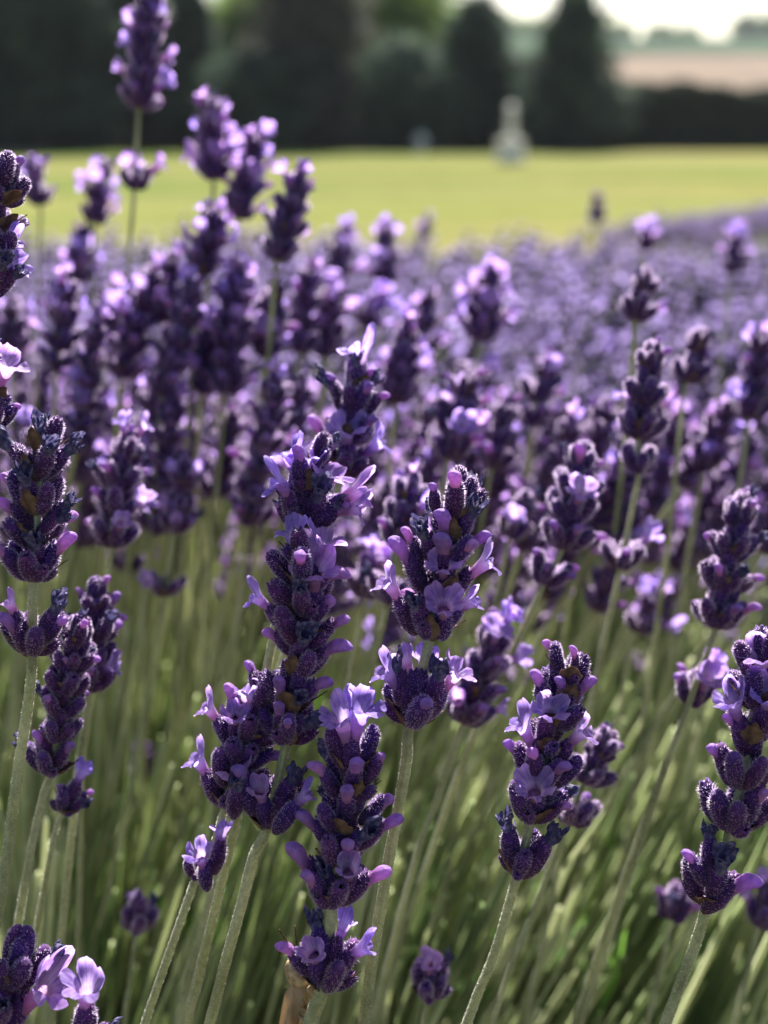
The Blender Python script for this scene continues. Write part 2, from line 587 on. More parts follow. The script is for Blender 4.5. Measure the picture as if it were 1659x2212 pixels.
def flower_at(root, O, x, y, d0, ang, tow, typ, s, axis, avoid, nodes=()):
    a = R(ang)
    tow = tow * .8
    dr = (X * math.sin(a) + U * math.cos(a)) * math.sqrt(max(0, 1 - tow * tow)) - F * tow
    dr.normalize()
    cen = P(x, y, d0) - F * (0.0075 * s * max(tow, -.5))
    Lc = 8.0 * mm * s
    off = {'open': 5.2, 'face': 2.6, 'hood': 4.6, 'bud': 2.0, 'long': 3.4, 'dead': 3.0}[typ] * mm * s
    mouth = cen - dr * off
    base = mouth - dr * (Lc - .9 * mm * s)
    hs = [(q - base).dot(axis) for q in nodes]          # keep the calyx rooted at or above a node
    if hs and not any(-9 * mm * s <= h <= 1 * mm for h in hs):
        ab = [h for h in hs if h > 0]
        if ab:
            sh = axis * min(ab); base = base + sh; mouth = mouth + sh; cen = cen + sh
    ob('calyx', CALYX[random.choice((1, 3))], root, frame(base - O, dr, axis, s))
    pool, nm, k = {'open': (OPEN, 'corolla', 1.0), 'face': (FACE, 'corolla', 1.05), 'hood': (HOOD, 'corolla', 1.0),
                   'bud': (BUDS, 'bud', 1.0), 'long': (LBUD, 'bud', 1.0), 'dead': (DEADM, 'withered_corolla', 1.0)}[typ]
    up = axis if tow < .6 else (U + F * .2)
    ob(nm, random.choice(pool), root, frame(mouth - O, dr, up, s * k))
    avoid += [cen, base + dr * Lc * .6, mouth]


def spike(label, d, nodes, flowers, stem, s=None, ring=(7, 4, 43), fl=0.0, bud_p=.20, seed=0, gap_nodes=(), group='lavender spikes in sharp focus', rad=1.12, topw=True):
    """nodes: survey points top to bottom; gap_nodes: (x, y, scale, n) open whorls further down; stem: survey points going down"""
    random.seed(9000 + seed)
    s = s or 1.0
    allp = [(x, y) for x, y, *_ in nodes] + [(g[0], g[1]) for g in gap_nodes] + list(stem)
    y0 = nodes[0][1]
    dep = lambda y: d + max(0, (y - nodes[-1][1])) * 3.744e-4 * d * 0.16
    pts = [P(x, y, dep(y)) for x, y in allp]
    pts_sorted = sorted(range(len(allp)), key=lambda i: allp[i][1])
    line = [pts[i] for i in pts_sorted]
    # carry the stem on down to the crown of the plant
    low = line[-1]; dirn = (line[-1] - line[-2]).normalized()
    dirn = (dirn + Vector((0, 0.22, -0.5))).normalized()
    while low.z > 0.22:
        low = low + dirn * 0.045
        dirn = (dirn + Vector((0, .03, -0.06))).normalized()
        line.append(low)
    line.reverse()
    O = line[0].copy()
    root = bpy.data.objects.new('lavender_spike', None)
    root.empty_display_size = 0.01
    COL.objects.link(root)
    root.location = O
    tag(root, label, 'lavender', group)
    top_ax = (pts[0] - pts[1]).normalized()
    cl = catmull([p for p in line], 7) + [pts[0] + top_ax * 3.5 * mm]
    rr = [rad * .80 * mm * s * (1.0 - .45 * (i / len(cl)) ** 3) for i in range(len(cl))]
    ob('stem', tube_mesh('stem_mesh', cl, rr, M_STEM, fuzz=130 if d < .3 else 0, root=O, sides=16 if d < .3 else 10), root)
    avoid = []
    for f in flowers:
        x, y, ang, tow, typ = f[:5]
        flower_at(root, O, x, y, d, ang, tow, typ, s * (f[5] if len(f) > 5 else 1), top_ax, avoid, pts[:len(nodes) + len(gap_nodes)])
    rn = random.Random(seed * 17 + 3)
    for i, nn in enumerate(nodes):
        a = (pts[max(0, i - 1)] - pts[min(len(nodes) - 1, i + 1)]).normalized() if len(nodes) > 1 else (pts[0] - pts[1]).normalized()
        sc = s * (nn[2] if len(nn) > 2 else 1)
        n_o, n_i, tl = ring
        if i == 0 and topw:
            whorl(root, O, pts[0], a, sc * .95, max(5, n_o - 2), 3, tl * .72, fl * 1.5, avoid, True, rn, None, bud_p)
        else:
            whorl(root, O, pts[i], a, sc, n_o, n_i, tl, fl, avoid, False, rn, None if i % 2 else 0.2, bud_p)
    for j, g in enumerate(gap_nodes):
        i = len(nodes) + j
        a = (pts[i - 1] - pts[i]).normalized()
        whorl(root, O, pts[i], a, s * g[2], g[3], 0, 40, fl, avoid, False, rn, 1.45 if j % 2 == 0 else 0.3, bud_p)
    return root


# ---- the sharp spikes
spike('tall crowded central spike, three pale hooded flowers at its top, lowest whorl set apart', .253,
      [(657, 1215), (655, 1262), (655, 1328), (650, 1396), (641, 1462), (630, 1532), (620, 1602)],
      [(632, 1135, -5, .1, 'open'), (705, 1148, 12, .1, 'open'), (665, 1170, 0, -.3, 'hood'), (683, 1220, 4, .45, 'open', 1.05),
       (548, 1278, -42, .0, 'open', .85), (724, 1235, 62, .1, 'bud'), (606, 1462, -4, .55, 'long', .8), (603, 1540, -4, .5, 'long', .8), (712, 1465, 62, .15, 'long'),
       (728, 1392, 58, .1, 'bud'), (722, 1290, 52, .1, 'bud', 1.05), (664, 1362, 20, .8, 'dead'), (688, 1590, 60, .4, 'dead'), (577, 1362, -48, .1, 'bud', .8), (650, 1500, 30, .8, 'dead', .7),
       (562, 1712, -8, .6, 'hood', .9), (520, 1655, -14, .35, 'bud', 1.1), (640, 1660, 22, .1, 'dead', 1.1), (520, 1675, 10, .5, 'dead', .9)],
      [(548, 1850), (520, 1960), (487, 2080), (452, 2212), (430, 2290)], seed=1, gap_nodes=[(577, 1785, 1.12, 7)], s=1.1, rad=1.15)
spike('plump rounded spike right of centre, pale flowers jutting both sides, open whorl below its head', .251,
      [(982, 1125), (972, 1172), (958, 1222), (945, 1285), (929, 1378)],
      [(833, 1258, -26, .1, 'open', 1.0), (855, 1168, -30, .1, 'long', 1.1), (1062, 1196, 44, .1, 'open', 1.02), (1030, 1280, 48, .15, 'hood', 1.0),
       (955, 1218, -4, .75, 'face', .85), (956, 1300, 0, .85, 'face', 1.0), (957, 1170, -2, .6, 'bud', 1.1), (1052, 1150, 50, .1, 'long', .9), (958, 1118, -4, .6, 'bud'),
       (876, 1140, -22, .1, 'long', .75), (1028, 1085, 30, .3, 'dead', 1.1), (905, 1128, -20, .4, 'dead'), (935, 1048, -6, .3, 'bud', .6), (978, 1052, 5, .35, 'bud', .7),
       (826, 1432, -32, .15, 'open', 1.0), (992, 1432, 28, .15, 'open', .95), (872, 1405, -14, -.3, 'hood'), (925, 1408, 14, -.4, 'hood'),
       (857, 1420, -4, .0, 'dead', .9), (953, 1432, 14, .25, 'dead', 1.1)],
      [(878, 1640), (862, 1740), (845, 1830), (828, 1930), (806, 2060), (786, 2212), (775, 2290)], seed=2, gap_nodes=[(886, 1562, 1.12, 7)], s=1.1, rad=1.25)
spike('bottom centre spike crowned by two large pale flowers, grasshopper behind its lowest whorl', .247,
      [(755, 1662), (748, 1725), (738, 1800), (727, 1868), (713, 1955)],
      [(735, 1532, -12, .25, 'open', 1.15), (783, 1512, 12, .1, 'open', 1.25), (752, 1692, 5, .7, 'bud', 1.0), (752, 1802, 0, .75, 'bud'),
       (648, 1750, -42, .1, 'long', 1.0), (667, 1704, 38, .0, 'hood', .9), (636, 1826, -30, .15, 'long', 1.15), (862, 1760, 52, .1, 'long', 1.0), (848, 1718, 50, .0, 'bud', .9),
       (835, 1872, 52, .1, 'long', 1.1), (750, 1895, 4, .75, 'hood', 1.0), (690, 1655, -32, .2, 'bud', .8), (828, 1625, 32, .1, 'bud', .8), (770, 1642, 10, .6, 'bud', .9), (800, 1780, 40, .5, 'dead'),
       (700, 1860, -15, .4, 'dead', .9), (673, 2052, -8, .65, 'hood', 1.0), (797, 2030, 48, .1, 'hood', 1.0), (747, 1985, 18, -.3, 'hood', .9), (682, 1975, -8, -.1, 'dead', 1.1), (622, 2040, -34, .3, 'bud', .8)],
      [(680, 2180), (664, 2230), (650, 2290)], seed=3, gap_nodes=[(697, 2130, 1.15, 7)], s=1.08, rad=1.75)
spike('slim spike half hidden left of the central one, single flower low on its bare stem', .258,
      [(552, 1545, .95), (530, 1600), (512, 1652), (494, 1700)],
      [(445, 1512, -30, .15, 'open', .95), (424, 1622, -24, .15, 'open', 1.05), (497, 1478, -10, .1, 'long', 1.0), (540, 1478, 8, .0, 'open', 1.0), (512, 1540, 4, .6, 'face', .85),
       (513, 1652, -4, .6, 'face', 1.1), (536, 1430, -20, -.2, 'long', .8), (568, 1462, 10, -.1, 'hood', .8), (437, 1838, -6, .45, 'face', .95), (482, 1782, 10, -.2, 'hood', .9), (455, 1700, -20, .2, 'bud', .5)],
      [(478, 1770), (460, 1830), (404, 1950), (365, 2060), (312, 2212), (290, 2280)], seed=4, gap_nodes=[(488, 1735, .95, 4), (424, 1896, .6, 3)], rad=.95)
spike('spike in the right half, one flower opened flat, blue withered blooms on its lowest whorl', .252,
      [(1226, 1472, .95), (1213, 1518), (1196, 1570), (1183, 1628), (1166, 1698), (1148, 1772)],
      [(1124, 1545, -20, .1, 'open', 1.05), (1181, 1528, 4, .7, 'face', .95), (1262, 1565, 38, .2, 'open', 1.0), (1147, 1688, -8, .8, 'face', 1.08),
       (1157, 1448, -16, .1, 'long', .95), (1278, 1462, 38, .1, 'long', .95), (1240, 1405, 0, .2, 'bud', .5), (1210, 1470, -4, .5, 'bud', .7),
       (1093, 1765, -8, .1, 'dead', 1.0), (1200, 1790, 34, .1, 'dead', 1.15)],
      [(1098, 1960), (1068, 2060), (1035, 2140), (1008, 2212), (985, 2275)], seed=5, gap_nodes=[(1118, 1888, 1.0, 6)], ring=(6, 3, 42), s=1.05, rad=1.08)
spike('spike at the right frame edge, pale hooded flower on top, dark star-shaped whorl below', .250,
      [(1640, 1470), (1630, 1530), (1618, 1605), (1600, 1700)],
      [(1640, 1400, -6, .3, 'open', 1.15), (1578, 1498, -16, .15, 'open', 1.05), (1645, 1495, 2, .7, 'face', 1.1), (1566, 1560, -38, .1, 'bud', .7), (1620, 1565, -10, .5, 'bud', .8),
       (1480, 1835, -32, .15, 'long', .8), (1553, 1838, 6, .5, 'dead', 1.1), (1607, 1900, 52, .1, 'bud', 1.1), (1537, 1790, 4, -.2, 'dead', .9)],
      [(1560, 1870), (1502, 2040), (1468, 2130), (1438, 2212), (1410, 2280)], seed=6, gap_nodes=[(1577, 1790, 1.15, 6), (1529, 1955, 1.08, 6)], s=1.08, rad=1.25)
spike('dark spike at the left edge with a withered grey-blue bloom on its tip', .252,
      [(90, 975), (84, 1035), (79, 1108), (77, 1180), (72, 1252)],
      [(90, 900, 2, .1, 'dead', 1.0), (163, 958, 46, .1, 'dead', 1.0), (8, 945, -40, .1, 'dead', 1.1), (66, 1022, -4, .7, 'dead', 1.0), (156, 1152, 40, .1, 'long', 1.1),
       (78, 1215, 0, .6, 'dead', 1.0), (160, 1075, 50, .2, 'dead', .8), (150, 1110, 60, .2, 'dead', .8), (10, 1085, -44, .1, 'bud', .8), (20, 1290, -20, .1, 'hood', .8), (130, 1298, 26, .2, 'dead', 1.0),
       (22, 1335, -26, .4, 'bud', .9), (140, 1335, 44, .3, 'bud', .8)],
      [(66, 1480), (52, 1580), (36, 1690), (18, 1820), (-2, 1960), (-30, 2120)], seed=7, gap_nodes=[(69, 1412, 1.08, 6)], s=1.05, fl=0, rad=1.2)
spike('slender budded spike behind the left edge stem, soft grey-violet calyxes in close tiers', .272,
      [(160, 1400, .8), (150, 1450, .85), (138, 1500, .85), (128, 1548, .85), (120, 1600, .85)],
      [(85, 1580, -20, .3, 'bud', .9), (160, 1600, 35, .3, 'bud', .9)],
      [(96, 1710), (72, 1810), (45, 1960), (22, 2100), (5, 2212), (0, 2260)], seed=8, gap_nodes=[(110, 1670, .95, 6)], ring=(6, 3, 48), fl=0, bud_p=.2)
spike('low slipped whorl with one violet flower, under the slender budded spike at left', .285,
      [(138, 1752, .85)], [(168, 1690, 24, .1, 'hood', 1.0)],
      [(118, 1800), (95, 1920), (72, 2050), (55, 2180), (45, 2240)], seed=9, ring=(5, 2, 40), fl=0, rad=.9)
spike('dark slightly soft spike at left with two bright flowers on its right flank', .292,
      [(208, 1330, .9), (208, 1385), (200, 1440), (193, 1490)],
      [(252, 1345, 46, .1, 'long', 1.1), (252, 1425, 52, .1, 'open', .9)],
      [(180, 1580), (165, 1700), (150, 1850), (130, 2050), (112, 2212)], seed=10, ring=(6, 3, 46), fl=0)
spike('spike behind the central one carrying a fan of large open pale flowers', .262,
      [(672, 1010, .8), (655, 1060), (640, 1130)],
      [(630, 962, -8, .1, 'open', 1.2), (668, 972, 8, .15, 'open', 1.15), (590, 1028, -48, .1, 'open', 1.15), (712, 1020, 26, .2, 'open', 1.1), (598, 1085, -30, .2, 'bud', .6),
       (782, 1058, 56, .0, 'open', 1.2), (790, 1088, 74, .1, 'open', 1.1), (685, 1085, 16, .75, 'dead', 1.1), (585, 1150, -50, .0, 'dead', 1.1), (745, 1105, 52, .2, 'bud', .9), (715, 1140, 60, .2, 'dead', .9)],
      [(615, 1240), (585, 1400), (550, 1580), (512, 1765), (467, 1955), (424, 2130), (404, 2212)], seed=11, s=1.05, fl=0)
spike('soft backlit spike above centre with one bright hooded flower on its tip', .292,
      [(770, 845, .95), (765, 900), (752, 960), (738, 1030)],
      [(782, 745, 4, .0, 'open', 1.4), (770, 770, -2, .3, 'dead', .9), (693, 808, -38, .0, 'dead', 1.0), (678, 905, -28, .1, 'long', 1.1), (826, 940, 40, .1, 'open', 1.1), (812, 815, 40, .0, 'dead', .9),
       (745, 985, 0, .6, 'face', 1.2), (800, 905, 46, .2, 'bud', 1), (720, 820, -12, .0, 'bud', .8), (800, 800, 20, .0, 'bud', .7)],
      [(712, 1110), (650, 1300), (575, 1540), (502, 1765), (450, 1955), (385, 2212)], seed=12, s=1.05, fl=0, bud_p=.15)
spike('spike cut by the upper left frame edge with two glossy violet flowers facing right', .256,
      [(2, 440), (-8, 500), (-18, 570), (-28, 640)],
      [(36, 508, 44, .1, 'hood', 1.1), (44, 566, 50, .2, 'open', 1.0), (12, 412, 20, .1, 'dead', 1.1), (28, 470, 50, .1, 'bud', .8)],
      [(-30, 760), (-35, 900), (-45, 1200), (-60, 1500), (-80, 1800)], seed=13, fl=0)
spike('pale ruffled flower head just entering at the left frame edge', .254,
      [(-26, 870), (-36, 930)], [(12, 815, 20, .1, 'open', 1.3), (0, 850, 60, .1, 'hood', 1.0)],
      [(-46, 1100), (-60, 1300), (-80, 1600)], seed=14, fl=0)
spike('dark hairy bud head in the bottom left corner beside one broad pale flower', .242,
      [(18, 2130), (-2, 2205), (-15, 2260)],
      [(92, 2192, 40, .2, 'open', 1.35), (22, 2085, 4, .1, 'bud', .4), (60, 2165, 40, .2, 'bud', .5)],
      [(-30, 2330), (-50, 2420)], seed=15, s=1.12, fl=0)
spike('lone bright flower rising from below the frame at bottom left', .240,
      [(168, 2262)], [(182, 2178, 6, .3, 'open', 1.35), (150, 2230, -30, .1, 'bud', .6)],
      [(155, 2340), (140, 2420)], seed=16, ring=(4, 1, 40), s=.9, fl=0, topw=False)

SHARP[0] = False
# ---- spikes a little or well out of focus, each at its own place (label, x/y of top, x/y of lowest whorl, distance, open flower share, lower whorls, stem end)
SOFT = 'blurred lavender spikes standing out of the bed'
soft = [
    ('tallest blurred spike, rising past the frame top at upper left on a bare stem', 322, -30, 300, 232, .43, .25, [(290, 408)], (262, 760), .5),
    ('broad blurred spike in front of the dark trees, left one of a touching pair', 458, 205, 462, 385, .44, .3, [], (430, 900), .4),
    ('blurred spike leaning on the right side of the broad one before the dark trees', 545, 285, 515, 470, .44, .3, [], (470, 900), .4),
    ('dark blurred spike with two curled flowers on top against the yellow lawn', 635, 365, 598, 560, .40, .15, [], (560, 1000), .2),
    ('blurred spike with a forked pale top against the lawn at far left', 78, 345, 88, 440, .50, .35, [], (75, 800), .3),
    ('thin blurred spike between the far left one and the tallest stem', 216, 345, 205, 480, .50, .25, [], (200, 800), .3),
    ('blurred spike with a white flower tuft below the touching pair', 455, 445, 432, 590, .41, .3, [], (400, 1000), .3),
    ('blurred spike crowned with a pink-white tuft at left, dark body', 140, 595, 130, 755, .41, .2, [(122, 800)], (105, 1200), .25),
    ('leaning blurred spike in the left cluster, lower end at a bare stem', 318, 570, 262, 815, .42, .25, [], (225, 1200), .3),
    ('dark blurred spike in the middle of the left cluster', 408, 600, 350, 855, .40, .15, [], (310, 1300), .2),
    ('blurred spike at the right side of the left cluster, above two leaning stems', 515, 575, 487, 850, .41, .2, [], (440, 1350), .25),
    ('blurred spike directly below the one with curled flowers', 665, 570, 645, 760, .45, .2, [], (620, 1200), .3),
    ('blurred spike with two white round flowers where the lawn ends, left of centre', 738, 480, 722, 600, .55, .4, [], (700, 1000), .3),
    ('broad dark blurred spike at the lawn edge right of the two round flowers', 832, 485, 830, 610, .53, .15, [], (800, 1000), .3),
    ('blurred spike with a white arch of flowers above centre', 800, 625, 780, 700, .50, .6, [], (750, 1100), .2),
    ('blurred spike with white blooms like a crown in the middle of the purple bed', 1055, 575, 1038, 735, .44, .3, [(1020, 830)], (990, 1250), .2),
    ('blurred spike with a forked dark tip directly above the large dark one', 1385, 580, 1372, 690, .38, .1, [], (1350, 950), .15),
    ('large dark blurred spike right of centre with an open whorl far below on its stem', 1402, 735, 1378, 945, .325, .08, [(1380, 1020), (1340, 1225)], (1260, 1600), .2),
    ('dark blurred spike standing right of the large one', 1500, 700, 1480, 825, .37, .1, [], (1440, 1200), .15),
    ('blurred spike cut by the right frame edge in the upper bed', 1642, 715, 1618, 905, .40, .2, [], (1560, 1300), .25),
    ('blurred forked spike between the crowned one and the large dark one', 1175, 765, 1158, 865, .42, .3, [(1150, 920)], (1110, 1250), .2),
    ('blurred spike above the plump sharp one with curled pale tips', 1000, 800, 968, 990, .37, .2, [], (900, 1400), .25),
    ('soft spike with brown bracts and pink side buds, above the right half', 1252, 950, 1215, 1185, .315, .12, [(1175, 1262)], (1010, 1620), .25),
    ('soft spike near the right edge with glowing curled rims', 1592, 1060, 1548, 1355, .298, .06, [], (1430, 1680), .2),
    ('open blue-violet whorl with three soft flowers at right, above the green stems', 1500, 1440, 1490, 1520, .305, .5, [], (1400, 1750), .3),
    ('soft dark spike between the left edge spike and the centre', 268, 930, 242, 1180, .318, .1, [], (180, 1650), .3),
    ('dark two-pronged blurred tip just left of the plump sharp spike', 880, 1020, 855, 1180, .32, .1, [(838, 1300)], (770, 1600), .15),
    ('soft dark spike peeping out behind the right side of the plump one', 1060, 1340, 1000, 1560, .315, .15, [], (900, 1850), .25),
    ('soft brownish spike hidden behind the spike with the flat open flower', 1288, 1560, 1262, 1690, .30, 0, [(1228, 1775)], (1100, 2100), .1),
    ('small soft budded spike low in the green at bottom left', 318, 1935, 295, 2010, .34, 0, [], (270, 2200), .1),
    ('small soft spike low in the green just right of bottom centre', 948, 2050, 925, 2155, .30, .05, [], (900, 2300), .15),
    ('faded soft spike low behind the star-shaped whorl at right', 1462, 1905, 1452, 1985, .36, .1, [], (1400, 2200), .3),
    ('small blurred spike between the green stems below the large dark one', 1395, 1265, 1375, 1365, .42, .3, [], (1300, 1700), .3),
    ('faded brownish blurred spike among the stems left of centre', 412, 905, 402, 1050, .44, .05, [], (380, 1400), .2),
    ('tiny blurred spike deep among the stems at left', 305, 1605, 298, 1680, .50, .05, [], (280, 1900), .2),
    ('soft dark spike end at the right edge low down', 1655, 1900, 1640, 2000, .34, .2, [], (1590, 2200), .2),
    ('small far spike rising alone into the lawn right of centre', 1290, 415, 1288, 480, .95, .0, [], (1270, 700), .05),
    ('small far spike rising above the bed edge near the middle', 920, 465, 915, 515, .95, .05, [], (900, 700), .05),
    ('blurred pale flower tip above the bed edge at right', 1395, 488, 1396, 540, .60, .25, [], (1370, 800), .2),
    ('blurred pale spike top at the far right of the bed edge', 1590, 500, 1580, 590, .60, .25, [], (1550, 850), .2),
    ('blurred spike beside the right edge spike, behind it', 1545, 880, 1520, 1010, .42, .25, [], (1460, 1350), .3),
    ('blurred low spike under the right edge spike', 1115, 1060, 1100, 1160, .36, .15, [], (1040, 1450), .2),
    ('blurred spike left of the plump one, half way up the stems', 800, 1180, 790, 1290, .34, .15, [], (730, 1600), .2),
    ('blurred dark spike filling the left cluster between its leaning and middle spikes', 368, 545, 352, 700, .43, .15, [], (320, 1000), .3),
    ('blurred spike under the right end of the left cluster, beside bare stems', 590, 600, 572, 770, .42, .15, [], (530, 1100), .3),
    ('blurred spike between the tufted left spike and the left cluster', 236, 610, 224, 780, .45, .2, [], (200, 1100), .3),
    ('blurred spike just right of the thin one at far left, lower', 172, 490, 168, 610, .50, .25, [], (160, 900), .3),
    ('low blurred spike at the foot of the left cluster', 455, 680, 440, 850, .42, .15, [], (400, 1200), .25),
    ('blurred dark spike left of the white arch of flowers', 715, 610, 700, 770, .46, .15, [], (670, 1100), .2),
    ('blurred dark spike between the hooded tip and the crowned spike', 872, 690, 856, 870, .41, .15, [], (820, 1200), .25),
    ('blurred spike right of the white arch of flowers', 925, 620, 912, 760, .50, .2, [], (890, 1000), .25),
    ('blurred dark spike below the crowned spike', 1085, 860, 1062, 1010, .40, .12, [], (1010, 1300), .25),
    ('blurred dark spike between the brown-bracted spike and the large dark one', 1300, 860, 1282, 1000, .42, .12, [], (1230, 1300), .25),
    ('thin blurred spike at the left edge under the forked one', 30, 640, 28, 760, .45, .3, [], (20, 1100), .3),
]
for i, (lab, x0, y0, x1, y1, d, fl, gaps, se, bp) in enumerate(soft):
    ppm = 1 / (3.744e-4 * d)                       # survey units per metre at that distance
    sc = 1.05 if d > .31 else 1.0
    ln = math.hypot(x1 - x0, y1 - y0) - 0.0085 * ppm
    n = max(1, round(ln / (0.0072 * ppm)) + 1)
    nodes = []
    for k in range(n):
        t = k / max(1, n - 1) if n > 1 else 1
        yy = y0 + 0.0085 * ppm
        nodes.append((x0 + (x1 - x0) * t if n > 1 else x1, yy + (y1 - yy) * t, (.85 + .15 * min(1, k / 2)) if n > 1 else 1))
    # the stem goes on in the lean of its lower end
    gy = [(g[0], g[1], .95, 6) for g in gaps]
    fx, fy = (gaps[-1] if gaps else (x1, y1))
    st = [(fx + (se[0] - fx) * t, fy + (se[1] - fy) * t) for t in (.33, .66, 1)]
    spike(lab, d, nodes, [], st, s=sc, seed=40 + i, gap_nodes=gy, fl=fl * .75, bud_p=bp, group=SOFT, ring=(6, 3, 44), rad=1.0)


# ------------------------------------------------------------------ the crowd of the bed, each spike a thing
def lean_at(x, y):
    q = x / (0.31 * max(y, .25))
    return 0.15 + 0.22 / (1 + math.exp(-4 * (q + .25)))


def template(seed, full, nwh, fl, label, group):
    """a spike built upright, stem foot at z=0, spike top at about .40"""
    rn = random.Random(seed)
    random.seed(seed)
    root = bpy.data.objects.new('lavender_spike', None)
    COL.objects.link(root)
    tag(root, label, 'lavender', group)
    H = .36
    pts = [Vector((0.012 * math.sin(t * 3 + seed), 0.01 * math.cos(t * 2.3 + seed), H * t)) for t in [i / 7 for i in range(8)]]
    off = pts[0].copy(); pts = [p - off for p in pts]
    top = pts[-1]
    pts.append(top + Vector((0, 0, nwh * .0074)))
    ob('stem', tube_mesh('stem_mesh', pts, 1.05 * mm, M_STEM, sides=8), root)
    O = Vector((0, 0, 0)); ax = Vector((0, 0, 1))
    if full:
        for k in range(nwh):
            node = top + Vector((0, 0, .0074 * k))
            whorl(root, O, node, ax, .98 - .03 * k, 6 if k < nwh - 1 else 5, 3, 46 if k < nwh - 1 else 34, fl, [], k == nwh - 1, rn, None, .25)
        if rn.random() < .5:
            whorl(root, O, top - Vector((0, 0, .022)), ax, .95, 5, 0, 42, fl, [], False, rn, None, .25)
    else:
        tmp = bpy.data.objects.new('tmp', None); COL.objects.link(tmp)
        for k in list(range(nwh)):
            node = top + Vector((0, 0, .0074 * k))
            before = set(tmp.children)
            whorl(tmp, O, node, ax, .98 - .03 * k, 6 if k < nwh - 1 else 5, 2, 46 if k < nwh - 1 else 34, fl, [], k == nwh - 1, rn, None, .25)
            kids = [c for c in tmp.children if c not in before]
            groups_ = {'whorl': [c for c in kids if not c.name.startswith(('corolla', 'bud', 'withered'))],
                       'corolla': [c for c in kids if c.name.startswith(('corolla', 'bud', 'withered'))]}
            for nm, lst in groups_.items():
                if not lst: continue
                V, Fc, Mi, mats = [], [], [], []
                for c in lst:
                    me = c.data; b = len(V)
                    V += [tuple(c.matrix_basis @ v.co) for v in me.vertices]
                    mp = []
                    for m in me.materials:
                        if m not in mats: mats.append(m)
                        mp.append(mats.index(m))
                    for p in me.polygons:
                        Fc.append(tuple(b + q for q in p.vertices)); Mi.append(mp[p.material_index])
                me = bpy.data.meshes.new(nm + '_mesh'); me.from_pydata(V, [], Fc)
                for m in mats: me.materials.append(m)
                me.polygons.foreach_set('material_index', Mi)
                me.polygons.foreach_set('use_smooth', [True] * len(Fc))
                uv = me.uv_layers.new(name='UVMap')
                uvf = []
                for c in lst:
                    a = np.zeros(len(c.data.loops) * 2, dtype=np.float32)
                    c.data.uv_layers[0].data.foreach_get('uv', a); uvf.append(a)
                uv.data.foreach_set('uv', np.concatenate(uvf))
                me.update()
                ob(nm, me, root)
            for c in kids: bpy.data.objects.remove(c)
        bpy.data.objects.remove(tmp)
    return root


used = set()


def place(root, x, y, ztop, s=1.0):
    lx = lean_at(x, y) + random.gauss(0, .05); ly = random.gauss(0.02, .06)
    ax = Vector((lx, ly, 1)).normalized()
    L = .40 * s
    q = ax.to_track_quat('Z', 'Y').to_matrix().to_4x4()
    M = Matrix.Translation(Vector((x, y, ztop)) - ax * L) @ q @ Matrix.Rotation(random.random() * 6.28, 4, 'Z') @ Matrix.Scale(s, 4)
    if root.name not in used:
        used.add(root.name); root.matrix_basis = M; return root
    c = root.copy(); COL.objects.link(c); c.matrix_basis = M
    for ch in root.children:
        d = ch.copy(); COL.objects.link(d); d.parent = c; d.matrix_basis = ch.matrix_basis
    return c


LN = 'blurred purple spike in the thick of the lavender bed, one of the crowd behind the sharp heads'
LF = 'small far spike, strongly blurred, one of those that fill the back of the lavender bed'
near_t = [template(3000 + k, True, (4, 5, 3, 6, 4)[k], (.14, .07, .20, .12, .04)[k], LN, 'blurred spikes crowding the bed') for k in range(5)]
far_t = [template(4000 + k, False, (4, 5, 3)[k], (.14, .06, .10)[k], LF, 'far blurred spikes at the back of the bed') for k in range(3)]


def ztop_of(x, y):
    q = x / (0.31 * y)
    k = .325 + .05 / (1 + math.exp(-5 * q))
    b = CAM_Z - min(.142, y * k - .045) + random.gauss(0, .011)
    if q < .1: b = max(b, .64 - .03 * (q + .9)) if y < .75 else b
    if random.random() < .07: b -= random.uniform(.03, .07)
    return b


random.seed(42)
cells = []
n_near, n_far = 180, 49
cnt = 0
while cnt < n_near:
    y = random.uniform(.365, .64); x = random.uniform(-1.12, 1.12) * .31 * y
    if any((x - a) ** 2 + (y - b) ** 2 < .012 ** 2 for a, b in cells): continue
    cells.append((x, y)); cnt += 1
    place(near_t[cnt % 5], x, y, ztop_of(x, y), random.uniform(.92, 1.08))
cnt = 0
while cnt < n_far:
    y = random.uniform(.64, .88); x = random.uniform(-1.12, 1.12) * .31 * y
    if any((x - a) ** 2 + (y - b) ** 2 < .013 ** 2 for a, b in cells): continue
    cells.append((x, y)); cnt += 1
    place(far_t[cnt % 3], x, y, ztop_of(x, y), random.uniform(.95, 1.1))



# every crowd spike gets a label from the named spike it stands behind and its rank there
ANCH = [(300, 150, 'tallest spike'), (460, 300, 'touching pair'), (620, 470, 'spike with curled flowers'), (80, 420, 'far left forked spike'),
        (140, 690, 'tufted left spike'), (330, 720, 'left cluster'), (500, 740, 'right end of the left cluster'), (80, 1100, 'left edge spike'), (255, 1060, 'soft dark spike at left'),
        (660, 1050, 'fan of open flowers'), (765, 880, 'hooded flower tip above centre'), (790, 660, 'white flower arch'), (990, 900, 'curled pale tips'),
        (1050, 660, 'spike crowned with white blooms'), (960, 1200, 'plump sharp spike'), (1160, 830, 'forked spike right of centre'), (1390, 860, 'large dark spike'),
        (1490, 770, 'dark spike beside the large one'), (1230, 1080, 'spike with brown bracts'), (1570, 1200, 'glowing curled rims at right'), (1640, 820, 'upper right edge spike'),
        (1490, 1480, 'blue-violet open whorl'), (1200, 1560, 'flat open flower'), (650, 1400, 'central spike'), (1390, 560, 'lone tip above the large dark spike'), (1290, 470, 'far lone spike'),
        (920, 500, 'far spike near the middle'), (1590, 560, 'far right pale top'), (200, 430, 'thin far left spike')]
